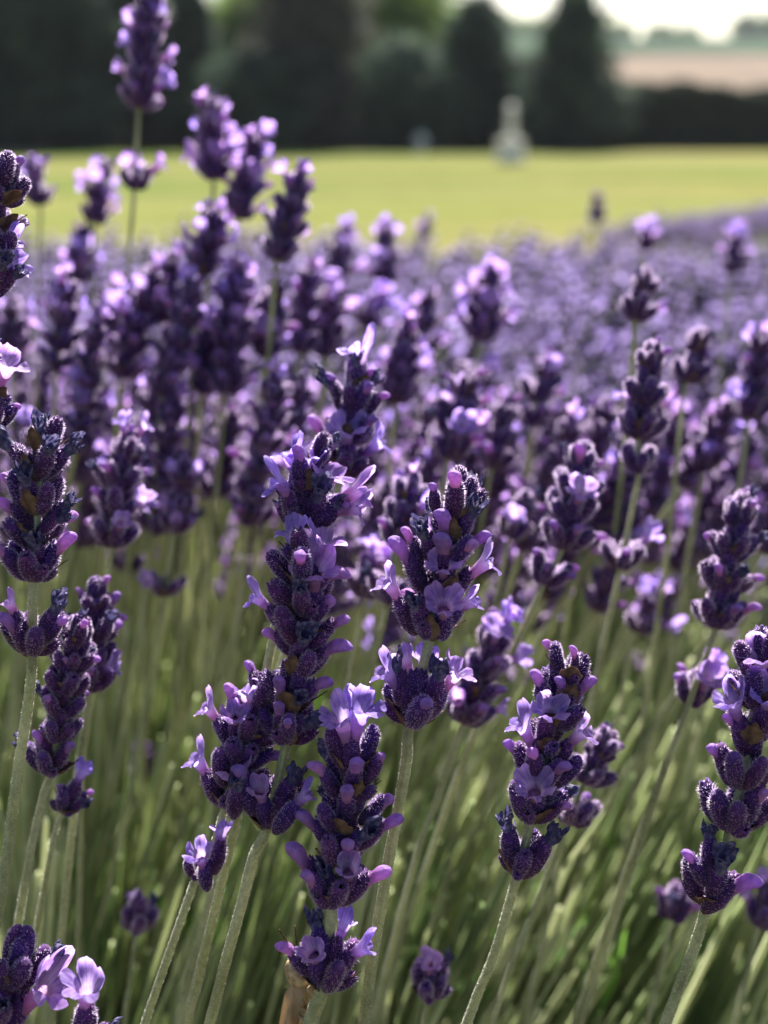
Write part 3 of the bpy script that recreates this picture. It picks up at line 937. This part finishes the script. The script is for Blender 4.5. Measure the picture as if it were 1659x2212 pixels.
ORD = ['leftmost', 'second from left', 'third from left', 'fourth from left', 'fifth from left', 'sixth from left', 'seventh from left', 'eighth from left',
       'ninth from left', 'tenth from left', 'eleventh from left', 'twelfth from left', 'rightmost']
for grp, adj in (('blurred spikes crowding the bed', 'blurred'), ('far blurred spikes at the back of the bed', 'small far')):
    cellm = {}
    for o in [q for q in COL.objects if q.type == 'EMPTY' and q.get('group') == grp]:
        p = o.matrix_basis @ Vector((0, 0, .38)) - C0
        dd = p.dot(F)
        sx, sy = 829.5 + p.x / dd / TANH * 829.5, 1106 - p.dot(U) / dd / TANV * 1106
        k = min(range(len(ANCH)), key=lambda i: (ANCH[i][0] - sx) ** 2 + ((ANCH[i][1] - sy) * .8) ** 2)
        side = 'lower' if sy > ANCH[k][1] + 60 else ('upper' if sy < ANCH[k][1] - 60 else 'level')
        cellm.setdefault((k, side), []).append((sx, o))
    for (k, side), lst in cellm.items():
        lst.sort(key=lambda q: q[0])
        where = {'lower': 'below', 'upper': 'above', 'level': 'level with'}[side]
        for i, (sx, o) in enumerate(lst):
            rk = ORD[i] if i < 12 else ['thirteenth', 'fourteenth', 'fifteenth', 'sixteenth', 'seventeenth', 'eighteenth', 'nineteenth', 'twentieth', 'twenty-first', 'twenty-second', 'twenty-third'][min(i - 12, 10)] + ' from left'
            o['label'] = f"{adj} spike {where} the {ANCH[k][2]}, {rk} there"

# ------------------------------------------------------------------ joined stuff: rest of the bed
def joined(name, tris, mats, label=None, cat=None):
    """tris: list of (verts Nx3, faces Mx3or4, mat) numpy chunks"""
    V = np.concatenate([t[0] for t in tris]).astype(np.float32)
    offs = np.cumsum([0] + [len(t[0]) for t in tris[:-1]])
    Fq = np.concatenate([t[1] + o for t, o in zip(tris, offs)]).astype(np.int32)
    Mi = np.concatenate([np.full(len(t[1]), t[2], dtype=np.int32) if np.isscalar(t[2]) else t[2] for t in tris])
    k = Fq.shape[1]
    me = bpy.data.meshes.new(name + '_mesh')
    me.vertices.add(len(V)); me.vertices.foreach_set('co', V.ravel())
    me.loops.add(Fq.size); me.loops.foreach_set('vertex_index', Fq.ravel())
    me.polygons.add(len(Fq)); me.polygons.foreach_set('loop_start', np.arange(len(Fq), dtype=np.int32) * k)
    for m in mats: me.materials.append(m)
    me.polygons.foreach_set('material_index', Mi.astype(np.int32))
    me.update(calc_edges=True)
    o = bpy.data.objects.new(name, me); COL.objects.link(o)
    return o


def low_spike(seed):
    """triangles of one simple spike: top at 0, stem down to -.4; axis z"""
    r = np.random.default_rng(seed)
    V, Fc, M = [], [], []

    def add(vs, fs, m):
        b = len(V); V.extend(vs); Fc.extend([[b + i for i in f] for f in fs]); M.extend([m] * len(fs))
    for i in range(3):
        pass
    a3 = [(math.cos(a) * .001, math.sin(a) * .001) for a in (0, 2.1, 4.2)]
    add([(x, y, -.42) for x, y in a3] + [(x, y, -.01) for x, y in a3],
        [(0, 1, 4), (0, 4, 3), (1, 2, 5), (1, 5, 4), (2, 0, 3), (2, 3, 5)], 0)
    nw = r.integers(4, 7)
    for k in range(nw):
        z0 = -.012 - .0075 * k
        for q in range(8):
            a = r.random() * 6.28; th = r.uniform(.3, .95) if k else r.uniform(.05, .5)
            d = np.array([math.cos(a) * math.sin(th), math.sin(a) * math.sin(th), math.cos(th)])
            s1 = np.array([-math.sin(a), math.cos(a), 0]); s2 = np.cross(d, s1)
            c = np.array([0, 0, z0]); L = .0075; w_ = .0019
            m_ = c + d * L * .6
            add([tuple(c), tuple(m_ + s1 * w_), tuple(m_ + s2 * w_), tuple(m_ - s1 * w_), tuple(m_ - s2 * w_), tuple(c + d * L)],
                [(0, 2, 1), (0, 3, 2), (0, 4, 3), (0, 1, 4), (5, 1, 2), (5, 2, 3), (5, 3, 4), (5, 4, 1)], 1)
            if r.random() < .30:
                t = c + d * (L + .001); e = .0021
                up = np.array([0, 0, 1.])
                add([tuple(t), tuple(t + s1 * e + d * e), tuple(t + d * e * 1.7), tuple(t - s1 * e + d * e), tuple(t + s2 * e + d * e * .6), tuple(t - s2 * e + d * e * .8)],
                    [(0, 1, 2), (0, 2, 3), (0, 4, 2), (0, 5, 2)], 2)
    return np.array(V), np.array(Fc), np.array(M)


LOW = [low_spike(k) for k in range(8)]


def scatter_spikes(name, pts, label, cat='lavender', scale=1.0):
    ch = []
    for (x, y, z, lx, ly) in pts:
        V, Fc, Mi = LOW[rng.integers(8)]
        a = rng.random() * 6.28; ca, sa = math.cos(a), math.sin(a)
        s = rng.uniform(.9, 1.12) * scale
        Vx = V[:, 0] * ca - V[:, 1] * sa; Vy = V[:, 0] * sa + V[:, 1] * ca
        W = np.stack([Vx * s + x + V[:, 2] * s * lx, Vy * s + y + V[:, 2] * s * ly, z + V[:, 2] * s], 1)
        ch.append((W, Fc, Mi))
    o = joined(name, ch, [M_FSTEM, M_FCALYX, M_FPETAL])
    tag(o, label, cat, None, 'stuff')
    return o


pts = []
for _ in range(3000):
    y = rng.uniform(.68, .9) if rng.random() < .2 else rng.uniform(.84, 1.62); hw = .31 * y * 1.35
    x = rng.uniform(-hw, hw)
    edge = (.010 + .09 * max(0, x - .27)) if y > 1.3 else 0
    z = .610 + rng.normal(0, .015) - edge
    pts.append((x, y, z, lean_at(x, y) + rng.normal(0, .05), rng.normal(0, .05)))
for _ in range(260):      # thin filling between the individually built ones, deeper down
    y = rng.uniform(.7, .98); x = rng.uniform(-.36, .36) * y
    pts.append((x, y, .575 + rng.normal(0, .02), lean_at(x, y), rng.normal(0, .05)))
scatter_spikes('lavender_bed', pts, 'distant purple haze of lavender spikes closing the bed before the lawn')
pts = []
for _ in range(1500):
    t = rng.random(); u_ = rng.normal(0, .12)
    bx, by = 1.25 + 2.6 * t, 6.1 + 3.2 * t
    nx, ny = .776, -.63
    z = .27 - 1.0 * u_ * u_ + rng.normal(0, .02)
    pts.append((bx + nx * u_ * 1.9, by + ny * u_ * 1.9, z, rng.normal(0.1, .12), rng.normal(0, .1)))
scatter_spikes('lavender_row', pts, 'second lavender row beyond a strip of grass at far right', scale=1.8)

# stems and leaves that fill the bed below the flowers
ch = []
for q_ in range(4700):
    y = rng.uniform(.31, .50) if q_ < 900 else rng.uniform(.33, 1.0) if rng.random() < .75 else rng.uniform(1.0, 1.7); x = rng.uniform(-.42, .42) * y
    L = rng.uniform(.18, .40); zt = rng.uniform(.40, .57) - (.02 if y < .5 else 0) + (.012 if q_ < 900 else 0)
    lx = lean_at(x, y) + rng.normal(0, .07); ly = rng.normal(.02, .06)
    rr = rng.uniform(.0006, .0012)
    t = np.linspace(0, 1, 4)
    cx = x - (1 - t) * L * lx + .01 * np.sin(t * 3 + x * 50); cy = y - (1 - t) * L * ly; cz = zt - (1 - t) * L
    a = np.array([0, 2.1, 4.2])
    V = np.stack([(cx[:, None] + rr * np.cos(a)).ravel(), (cy[:, None] + rr * np.sin(a)).ravel(), np.repeat(cz, 3)], 1)
    Fc = np.array([[i * 3 + j, i * 3 + (j + 1) % 3, (i + 1) * 3 + (j + 1) % 3, (i + 1) * 3 + j] for i in range(3) for j in range(3)])
    ch.append((V, Fc, 0))
o = joined('bed_stems', ch, [M_FSTEM]); tag(o, 'thicket of thin grey-green stems leaning right under the flowers', 'stems', None, 'stuff')

ch = []
for _ in range(17000):
    y = rng.uniform(.36, 1.8); x = rng.uniform(-.46, .46) * y
    z0 = rng.uniform(.08, .40) if rng.random() < .75 else rng.uniform(.36, .47)
    L = rng.uniform(.022, .05); wd = rng.uniform(.0012, .0024)
    a = rng.random() * 6.28; th = rng.uniform(.05, .75)
    d = np.array([math.cos(a) * math.sin(th) + .15, math.sin(a) * math.sin(th), math.cos(th)])
    b = rng.random() * 6.28
    s1 = np.cross(d, [math.cos(b), math.sin(b), .2]); s1 /= np.linalg.norm(s1)
    p0 = np.array([x, y, z0]); nrm = np.cross(s1, d)
    V = np.array([p0, p0 + d * L * .5 + s1 * wd + nrm * .001, p0 + d * L, p0 + d * L * .5 - s1 * wd + nrm * .001])
    ch.append((V, np.array([[0, 1, 2, 3]]), 0))
o = joined('lavender_leaves', ch, [M_LEAF]); tag(o, 'narrow green lavender leaves low in the bed between the stems', 'leaves', None, 'stuff')


# ------------------------------------------------------------------ grasshopper behind the lowest whorl of the foreground spike
M_HOP = leafy('grasshopper_shell', lambda nt: ramp(nt, noise(nt, 700, 4), [(0.3, (0.16, 0.10, 0.05)), (0.5, (0.42, 0.30, 0.17)), (0.7, (0.60, 0.48, 0.30))]), trans=.12, rough=.5, bump=(900, .6, .0003))
M_WING = leafy('grasshopper_wing', lambda nt: ramp(nt, noise(nt, 300, 3, stretch=(1, 1, .15)), [(0.35, (0.34, 0.21, 0.11)), (0.6, (0.6, 0.45, 0.28))]), trans=.5, rough=.45)
M_ANT = leafy('antenna', lambda nt: ramp(nt, noise(nt, 1500, 1), [(0.4, (0.015, 0.012, 0.012)), (0.6, (0.20, 0.09, 0.03))]), trans=0, rough=.4)
dh = .2535
O = P(640, 2120, dh)
hop = bpy.data.objects.new('grasshopper', None); COL.objects.link(hop); hop.location = O
tag(hop, 'tan grasshopper clinging to the stem behind the lowest whorl, two segmented antennae up', 'grasshopper')


def loft(name, pts, rads, mat, parent, O, sides=16, flat=1.0, caps=True, mats2=None):
    mb = MB(); rows = []; prev = F.copy()
    pts = [p - O for p in pts]
    for i, p in enumerate(pts):
        t = (pts[min(i + 1, len(pts) - 1)] - pts[max(i - 1, 0)]).normalized()
        y = (prev - t * prev.dot(t)).normalized(); x = y.cross(t)
        rows.append([p + x * rads[i] * math.cos(2 * math.pi * j / sides) + y * rads[i] * flat * math.sin(2 * math.pi * j / sides) for j in range(sides)])
    mb.grid(rows, 0, True)
    mb.cap(0, sides, flip=True); mb.cap((len(rows) - 1) * sides, sides)
    return ob(name, mb.mesh(name + '_mesh', [mat]), parent)


hp = lambda x, y, dd=0: P(x, y, dh + dd)
loft('head', catmull([hp(631, 2070, .0), hp(634, 2083), hp(640, 2100), hp(646, 2118), hp(650, 2132)], 3), [.6 * mm, 1.2 * mm, 1.6 * mm, 1.9 * mm, 2.1 * mm, 2.2 * mm, 2.3 * mm, 2.3 * mm, 2.2 * mm, 2.0 * mm, 1.8 * mm, 1.5 * mm, .8 * mm], M_HOP, hop, O)
loft('thorax', catmull([hp(650, 2098, .002), hp(664, 2112, .003), hp(674, 2140, .003), hp(678, 2170, .003)], 4), [1.6 * mm] + [2.6 * mm] * 11 + [2.0 * mm], M_HOP, hop, O)
loft('abdomen', catmull([hp(672, 2150, .003), hp(662, 2210, .003), hp(648, 2280, .004), hp(632, 2350, .006)], 4), [2.2 * mm - i * .11 * mm for i in range(13)], M_HOP, hop, O)
loft('wing', catmull([hp(652, 2118, -.0005), hp(638, 2150, -.001), hp(626, 2200, -.001), hp(612, 2270, 0), hp(600, 2330, .001)], 3), [.8 * mm, 1.4 * mm, 1.8 * mm, 2.1 * mm, 2.1 * mm, 2.1 * mm, 2.0 * mm, 1.9 * mm, 1.7 * mm, 1.4 * mm, 1.0 * mm, .6 * mm, .3 * mm], M_WING, hop, O, flat=.25)
e = loft('eye', [hp(638, 2078, -.0018), hp(640, 2086, -.002), hp(642, 2094, -.0018)], [.3 * mm, .75 * mm, .3 * mm], M_ANT, hop, O, sides=10)
for (q0, q1) in (((625, 2040), (603, 2008)), ((640, 2036), (637, 2000))):
    pp = []; rr = []
    a0, a1 = hp(*q0), hp(*q1)
    st = hp(634, 2072)
    for k in range(26):
        t = k / 25
        pp.append(st.lerp(a0, min(1, t / .4)) if t < .4 else a0.lerp(a1, (t - .4) / .6))
        rr.append((.20 - .05 * t) * mm * (1.15 if k % 2 else .8))
    loft('antenna', pp, rr, M_ANT, hop, O, sides=7)
for lp in ([(664, 2140), (690, 2120), (700, 2150)], [(656, 2160), (632, 2180), (668, 2210)], [(668, 2200), (628, 2170), (610, 2260)]):
    q = catmull([hp(a, b, -.001) for a, b in lp], 5)
    loft('leg', q, [(.55 - .02 * i) * mm for i in range(len(q))], M_HOP, hop, O, sides=8)

# ------------------------------------------------------------------ ground, lawn, path, far land
def sheet(name, rows, mat, kind='structure'):
    mb = MB(); mb.grid([[Vector(p) for p in r] for r in rows], 0, False)
    o = ob(name, mb.mesh(name + '_mesh', [mat])); tag(o, kind=kind); return o


def lawn_col(nt):
    n1 = noise(nt, .3, 5, stretch=(.14, 1, 1)); n2 = noise(nt, 2.2, 4)
    c = ramp(nt, n1, [(0.34, (0.065, 0.09, 0.025)), (0.45, (0.12, 0.138, 0.045)), (0.54, (0.165, 0.158, 0.056)), (0.66, (0.16, 0.15, 0.085))])
    c = mixc(nt, c, ramp(nt, n2, [(0.3, (0.85, 0.85, 0.8)), (0.7, (1.12, 1.12, 1.1))]), 1, 'MULTIPLY')
    n3 = noise(nt, .12, 3, stretch=(.5, 1.6, 1))
    return mixc(nt, c, ramp(nt, n3, [(0.38, (0.80, 0.95, 0.8)), (0.5, (1, 1, 1)), (0.6, (1.14, 1.04, 1.15))]), 1, 'MULTIPLY')


M_LAWN = leafy('lawn', lawn_col, trans=0, rough=1, bump=(40, .4, .02), spec=0)
M_SOIL = leafy('soil', lambda nt: ramp(nt, noise(nt, 14, 5), [(0.3, (0.03, 0.022, 0.014)), (0.7, (0.09, 0.07, 0.045))]), trans=0, rough=.95, bump=(60, .7, .01))
M_PATH = leafy('gravel', lambda nt: ramp(nt, noise(nt, 3, 6), [(0.35, (0.22, 0.2, 0.17)), (0.65, (0.38, 0.34, 0.30))]), trans=0, rough=.95)


def far_z(x, y):
    """the land beyond the hedge climbs to a low ridge"""
    t = max(0.0, (y - 70) / 330)
    h = 27 * min(t, 1.0) ** 1.15 * (1 - .10 * (x / 150)) if t < 1 else 27 * (1 - .10 * (x / 150)) - (y - 400) * .12
    return h + (0.8 * math.sin(x * .05 + y * .02) + 0.5 * math.sin(x * .021 + 2)) * min(1, t * 2)


ys = [-6, 0, 3, 6, 10, 16, 24, 34, 44, 56, 70]
ys += [70 + 330 * i / 40 for i in range(1, 41)] + [440, 520, 700, 1000, 1600]
xs = [-900, -600, -420, -300, -220, -160, -120, -90, -65, -45, -30, -18, -9, -3, 0, 3, 9, 18, 30, 45, 65, 90, 120, 160, 220, 300, 420, 600, 900]


def land_col(nt):
    tc = nd(nt, 'ShaderNodeTexCoord'); sp = nd(nt, 'ShaderNodeSeparateXYZ')
    nt.links.new(tc.outputs['Object'], sp.inputs[0])
    wob = noise(nt, .02, 3)
    ad = nd(nt, 'ShaderNodeMath', operation='MULTIPLY_ADD'); ad.inputs[1].default_value = 30; ad.inputs[2].default_value = -15
    nt.links.new(wob, ad.inputs[0])
    sm = nd(nt, 'ShaderNodeMath', operation='ADD'); nt.links.new(sp.outputs[1], sm.inputs[0]); nt.links.new(ad.outputs[0], sm.inputs[1])
    dv = nd(nt, 'ShaderNodeMath', operation='DIVIDE'); dv.inputs[1].default_value = 1000; nt.links.new(sm.outputs[0], dv.inputs[0])
    band = ramp(nt, dv.outputs[0], [(.05, (0.13, 0.15, 0.03)), (.10, (0.17, 0.135, 0.105)), (.225, (0.19, 0.145, 0.115)), (.235, (0.04, 0.055, 0.04)),
                                   (.26, (0.045, 0.065, 0.045)), (.27, (0.05, 0.08, 0.045)), (.37, (0.06, 0.09, 0.05)), (.40, (0.04, 0.055, 0.04))])
    n = noise(nt, .15, 4)
    far = mixc(nt, band, ramp(nt, n, [(.3, (.85, .85, .85)), (.7, (1.15, 1.15, 1.1))]), 1, 'MULTIPLY')
    near = lawn_col(nt)
    gt = nd(nt, 'ShaderNodeMath', operation='GREATER_THAN'); gt.inputs[1].default_value = 48
    nt.links.new(sp.outputs[1], gt.inputs[0])
    return mixc(nt, near, far, gt.outputs[0])


M_LAND = leafy('land', land_col, trans=0, rough=1, spec=0)
sheet('ground', [[(x, y, far_z(x, y) if y > 70 else 0) for x in xs] for y in ys], M_LAND)
sheet('bed_soil', [[(x, y, .004 + .004 * math.sin(x * 3 + y * 5) ** 2) for x in np.linspace(-1.6, 1.6, 17)] for y in np.linspace(-.8, 1.95, 15)], M_SOIL)
sheet('gravel_path', [[(x, y + (x + 16) * .03, .005) for x in np.linspace(-22, -8.5, 8)] for y in (31.0, 32.5, 34.0)], M_PATH)

# ------------------------------------------------------------------ hedge and trees
def foliage_mat(name, c0, c1, c2, sc=1.2, tr=.3):
    return leafy(name, lambda nt: ramp(nt, noise(nt, sc, 4), [(0.3, c0), (0.5, c1), (0.7, c2)]), trans=tr, rough=.7, spec=.2)


M_CONIF = foliage_mat('conifer_needles', (0.034, 0.056, 0.044), (0.06, 0.09, 0.064), (0.11, 0.15, 0.085), tr=.3)
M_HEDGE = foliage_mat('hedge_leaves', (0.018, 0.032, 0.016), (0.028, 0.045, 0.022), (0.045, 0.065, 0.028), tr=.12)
M_BROAD = foliage_mat('broad_leaves', (0.07, 0.11, 0.03), (0.14, 0.22, 0.04), (0.24, 0.34, 0.07), tr=.5)
M_GREY = foliage_mat('greyish_needles', (0.07, 0.075, 0.06), (0.12, 0.12, 0.095), (0.17, 0.165, 0.13), tr=.3)
M_BARK = leafy('bark', lambda nt: ramp(nt, noise(nt, 6, 5), [(0.3, (0.05, 0.035, 0.025)), (0.7, (0.13, 0.1, 0.075))]), trans=0, rough=.9)
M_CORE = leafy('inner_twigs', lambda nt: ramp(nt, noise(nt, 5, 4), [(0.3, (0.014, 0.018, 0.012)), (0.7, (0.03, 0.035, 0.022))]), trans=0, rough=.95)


def leaf_quads(P0, size, r):
    n = len(P0)
    d = r.normal(0, 1, (n, 3)); d /= np.linalg.norm(d, axis=1)[:, None]
    e = np.cross(d, r.normal(0, 1, (n, 3))); e /= np.linalg.norm(e, axis=1)[:, None]
    s = (size * r.uniform(.6, 1.4, n))[:, None]
    V = np.stack([P0 - d * s, P0 + e * s * .55, P0 + d * s, P0 - e * s * .55], 1).reshape(-1, 3)
    return V, np.arange(n * 4).reshape(-1, 4)


def tree(name, label, x, y, h, w, mat, shape, n=6000, size=.10, seed=0, base=.35, trunk_r=.16, group=None):
    r = np.random.default_rng(seed)
    root = bpy.data.objects.new(name, None); COL.objects.link(root); root.location = (x, y, 0)
    tag(root, label, 'tree', group)
    nb = 46
    # clumps
    cl = []
    for k in range(nb * 3):
        t = r.random()
        a = r.random() * 6.28
        if shape == 'cone': rad = w / 2 * (1 - t) ** .6 * (.72 + .28 * min(1, t * 4)) * r.uniform(.55, 1.0)
        elif shape == 'column': rad = w / 2 * (1 - t ** 5) ** .6 * (1 - .25 * t) * r.uniform(.6, 1.0)
        else: rad = w / 2 * math.sin(math.pi * (0.12 + .84 * t)) ** .6 * r.uniform(.4, 1.0)
        cl.append((rad * math.cos(a), rad * math.sin(a), base + t * (h - base), .16 * w * (1 - .55 * t if shape == 'cone' else 1)))
    cl = np.array(cl)
    idx = r.integers(len(cl), size=n)
    Pn = cl[idx, :3] + r.normal(0, 1, (n, 3)) * cl[idx, 3:4] * np.array([1, 1, .7]) * .6
    Pn[:, 2] = np.clip(Pn[:, 2], .06, None)
    V, Fq = leaf_quads(Pn, size, r)
    o = joined('crown', [(V, Fq, 0)], [mat]); o.parent = root
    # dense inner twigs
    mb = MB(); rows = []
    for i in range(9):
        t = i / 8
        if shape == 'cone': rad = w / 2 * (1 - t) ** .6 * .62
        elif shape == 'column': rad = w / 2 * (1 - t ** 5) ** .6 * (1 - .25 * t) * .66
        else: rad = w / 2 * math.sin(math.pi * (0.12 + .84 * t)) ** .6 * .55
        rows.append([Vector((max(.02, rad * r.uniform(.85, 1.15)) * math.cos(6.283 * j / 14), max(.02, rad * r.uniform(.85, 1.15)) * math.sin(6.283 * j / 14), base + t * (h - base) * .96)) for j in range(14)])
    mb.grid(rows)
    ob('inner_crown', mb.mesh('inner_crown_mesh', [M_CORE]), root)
    tr = [Vector((.05 * math.sin(i), .05 * math.cos(i * 1.3), h * .92 * i / 7)) for i in range(8)]
    tb = tube_mesh('trunk_mesh', tr, [trunk_r * (1 - .11 * i) for i in range(8)], M_BARK, sides=10, square=.03)
    ob('trunk', tb, root)
    return root


def at(xo, D):           # ground point seen at survey column xo, D metres out
    return (xo - 829.5) / 829.5 * TANH * D


def hgt(yo, D):
    return CAM_Z + (264 - yo) / 2671 * D


tree('conifer_tree', 'pointed dark conifer standing right of the white post', at(1215, 35), 35, hgt(20, 35), 3.5, M_CONIF, 'cone', 9000, .10, 1)
tree('conifer_tree', 'round-topped dark conifer standing left of the white post', at(1012, 36), 36, hgt(38, 36), 2.1, M_CONIF, 'column', 8000, .10, 2)
tree('conifer_tree', 'tall greyish conifer in the middle of the dark tree row', at(680, 36), 36, 6.3, 3.3, M_GREY, 'column', 11000, .11, 3)
tree('conifer_tree', 'massive dark conifer rising past the frame top at far left', at(120, 35), 35, 7.5, 4.6, M_CONIF, 'column', 13000, .12, 4)
tree('conifer_tree', 'dark conifer between the massive one and the gap of light', at(430, 36), 36, 4.6, 2.4, M_CONIF, 'cone', 8000, .11, 5)
tree('conifer_tree', 'second dark tree of the left mass, behind the tallest lavender spike', at(300, 38), 38, 7.0, 3.4, M_CONIF, 'column', 9000, .12, 6)
tree('conifer_tree', 'dark tree just off the left frame side', at(-120, 37), 37, 7.5, 4.0, M_CONIF, 'column', 8000, .12, 7)
tree('broadleaf_tree', 'bright green broadleaf tree between the greyish conifer and the round-topped one', at(850, 44), 44, hgt(-40, 44), 4.6, M_BROAD, 'round', 9000, .12, 8, base=.9)
tree('broadleaf_tree', 'green tree lit from behind in the gap at upper left', at(545, 46), 46, hgt(15, 46), 3.8, M_BROAD, 'round', 8000, .12, 9, base=.8)
tree('shrub', 'dark shrub under the bright green tree, before the hedge', at(880, 35), 35, hgt(120, 35), 3.0, M_CONIF, 'round', 7000, .10, 10, base=.2, trunk_r=.08)
tree('shrub', 'dusky green shrub in the gap behind the white post', at(1095, 39), 39, hgt(150, 39), 1.7, M_GREY, 'round', 5000, .09, 11, base=.2, trunk_r=.06)
tree('shrub', 'low dark shrub at the foot of the tall greyish conifer', at(560, 34.5), 34.5, hgt(150, 34.5), 3.0, M_CONIF, 'round', 6000, .10, 12, base=.15, trunk_r=.06)


def hedge(label, x0, x1, y, top0, top1, th, seed):
    r = np.random.default_rng(seed)
    root = bpy.data.objects.new('hedge', None); COL.objects.link(root); root.location = ((x0 + x1) / 2, y, 0)
    tag(root, label, 'hedge')
    L = x1 - x0; n = int(L * 900)
    u_ = r.random(n); xx = -L / 2 + u_ * L
    top = top0 + (top1 - top0) * u_ + .06 * np.sin(xx * 2.1) + .04 * np.sin(xx * 5.3 + 1)
    side = r.random(n)
    yy = np.where(side < .65, -th / 2 + r.normal(0, .05, n), r.uniform(-th / 2, th / 2, n))
    zz = np.where(side < .65, r.random(n) * top, top + r.normal(0, .05, n))
    V, Fq = leaf_quads(np.stack([xx, yy, np.clip(zz, .03, None)], 1), .07, r)
    o = joined('leaves', [(V, Fq, 0)], [M_HEDGE]); o.parent = root; o['kind'] = 'stuff'
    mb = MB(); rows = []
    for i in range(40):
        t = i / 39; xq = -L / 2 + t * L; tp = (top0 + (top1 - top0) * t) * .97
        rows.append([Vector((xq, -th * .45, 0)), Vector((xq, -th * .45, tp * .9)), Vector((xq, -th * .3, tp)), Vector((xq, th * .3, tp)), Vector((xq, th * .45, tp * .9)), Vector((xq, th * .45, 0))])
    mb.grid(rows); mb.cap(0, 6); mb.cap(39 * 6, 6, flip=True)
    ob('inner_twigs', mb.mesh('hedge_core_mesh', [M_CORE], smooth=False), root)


hedge('long clipped dark hedge behind the lawn, right of the white post', at(1120, 36), at(2100, 36), 36.5, hgt(178, 36), hgt(228, 36), 1.2, 21)
hedge('dark hedge behind the lawn under the trees, left of the white post', at(-500, 36.5), at(1062, 36.5), 37.0, hgt(175, 37), hgt(170, 37), 1.2, 22)

# trees on the far ridge
for i, (xo, D, h, ww) in enumerate([(1560, 400, 6, 9), (1610, 405, 7, 10), (1655, 400, 5, 9), (1390, 398, 3.5, 9), (1300, 396, 4, 10), (1440, 402, 3, 8), (960, 398, 5, 12), (1070, 395, 5, 12), (1130, 400, 4, 11), (1720, 402, 6, 10)]):
    x = at(xo, D)
    t = tree('ridge_tree', ['hazy tree on the far ridge, first right of the pointed conifer', 'x'][0], x, D, h, ww, M_BROAD, 'round', 900, .9, 60 + i, base=.4, trunk_r=.3, group='hazy trees on the far ridge')
    t.location.z = far_z(x, D) - .4
    t['label'] = ['hazy ridge tree left of the end clump under the white sky', 'tallest hazy ridge tree near the right frame edge', 'hazy ridge tree at the right frame edge',
                  'low hazy ridge tree midway along the ridge', 'low hazy ridge tree just right of the pointed conifer', 'low hazy ridge tree right of the midway one',
                  'hazy ridge tree between the bright green tree and the round-topped conifer', 'hazy ridge tree just behind the round-topped conifer',
                  'hazy ridge tree left beside the pointed conifer', 'hazy ridge tree just past the right frame edge'][i]

# ------------------------------------------------------------------ white post on the lawn and an added ball standing in for a point highlight
M_WHITE = leafy('white_paint', lambda nt: ramp(nt, noise(nt, 8, 4), [(0.3, (0.60, 0.56, 0.50)), (0.6, (0.76, 0.72, 0.66))]), trans=.0, rough=.6)
D = 25.0
px = at(1092, D)
post = bpy.data.objects.new('garden_post', None); COL.objects.link(post); post.location = (px, D, 0)
tag(post, 'pale blurred upright post with a wide white foot at the lawn edge between the conifers', 'post')


def lathe(name, prof, mat, parent, loc=(0, 0, 0), n=20):
    mb = MB(); rows = [[Vector((r_ * math.cos(6.2832 * j / n), r_ * math.sin(6.2832 * j / n), z)) for j in range(n)] for r_, z in prof]
    mb.grid(rows); mb.cap(0, n, flip=True); mb.cap((len(prof) - 1) * n, n)
    o = ob(name, mb.mesh(name + '_mesh', [mat]), parent); o.location = loc; return o


lathe('foot', [(.31, 0), (.31, .10), (.27, .13), (.25, .34), (.28, .38), (.28, .42), (.12, .45)], M_WHITE, post)
lathe('shaft', [(.10, .44), (.09, .6), (.085, .8), (.08, 1.0)], M_WHITE, post)
lathe('cap', [(.08, .99), (.105, 1.01), (.105, 1.04), (.06, 1.06), (.03, 1.08)], M_WHITE, post)
D = 27.0
ball = bpy.data.objects.new('highlight_ball', None); COL.objects.link(ball); ball.location = (at(906, 33), 33, 0)  # added ball, stands in for a blurred point highlight
tag(ball, 'added white ball standing in for a blurred highlight at the far lawn edge', 'ball')
lathe('globe', [(.16 * math.sin(math.pi * k / 14) + .001, .30 - .16 * math.cos(math.pi * k / 14)) for k in range(15)], M_WHITE, ball)
lathe('base', [(.12, 0), (.10, .06), (.05, .10), (.06, .16)], M_WHITE, ball)

# ------------------------------------------------------------------ the air between here and the ridge
hz = MB()
zz = (-120.0, 48.0)
xs_, ys_ = (-950.0, 950.0), (-8.0, 1650.0)
vs = [Vector((a, b, c)) for c in zz for b in ys_ for a in xs_]
b = len(hz.v); hz.v.extend([tuple(v) for v in vs])
for f in ((0, 2, 3, 1), (4, 5, 7, 6), (0, 1, 5, 4), (2, 6, 7, 3), (0, 4, 6, 2), (1, 3, 7, 5)): hz.face(f)
m, nt, out = new_mat('air')
v = nd(nt, 'ShaderNodeVolumePrincipled'); v.inputs['Color'].default_value = (.86, .9, 1, 1); v.inputs['Density'].default_value = HAZE
nt.links.new(v.outputs[0], out.inputs['Volume'])
o = ob('haze', hz.mesh('haze_mesh', [m], smooth=False)); tag(o, 'thin pale air haze over the lawn and hills', 'haze', None, 'stuff')
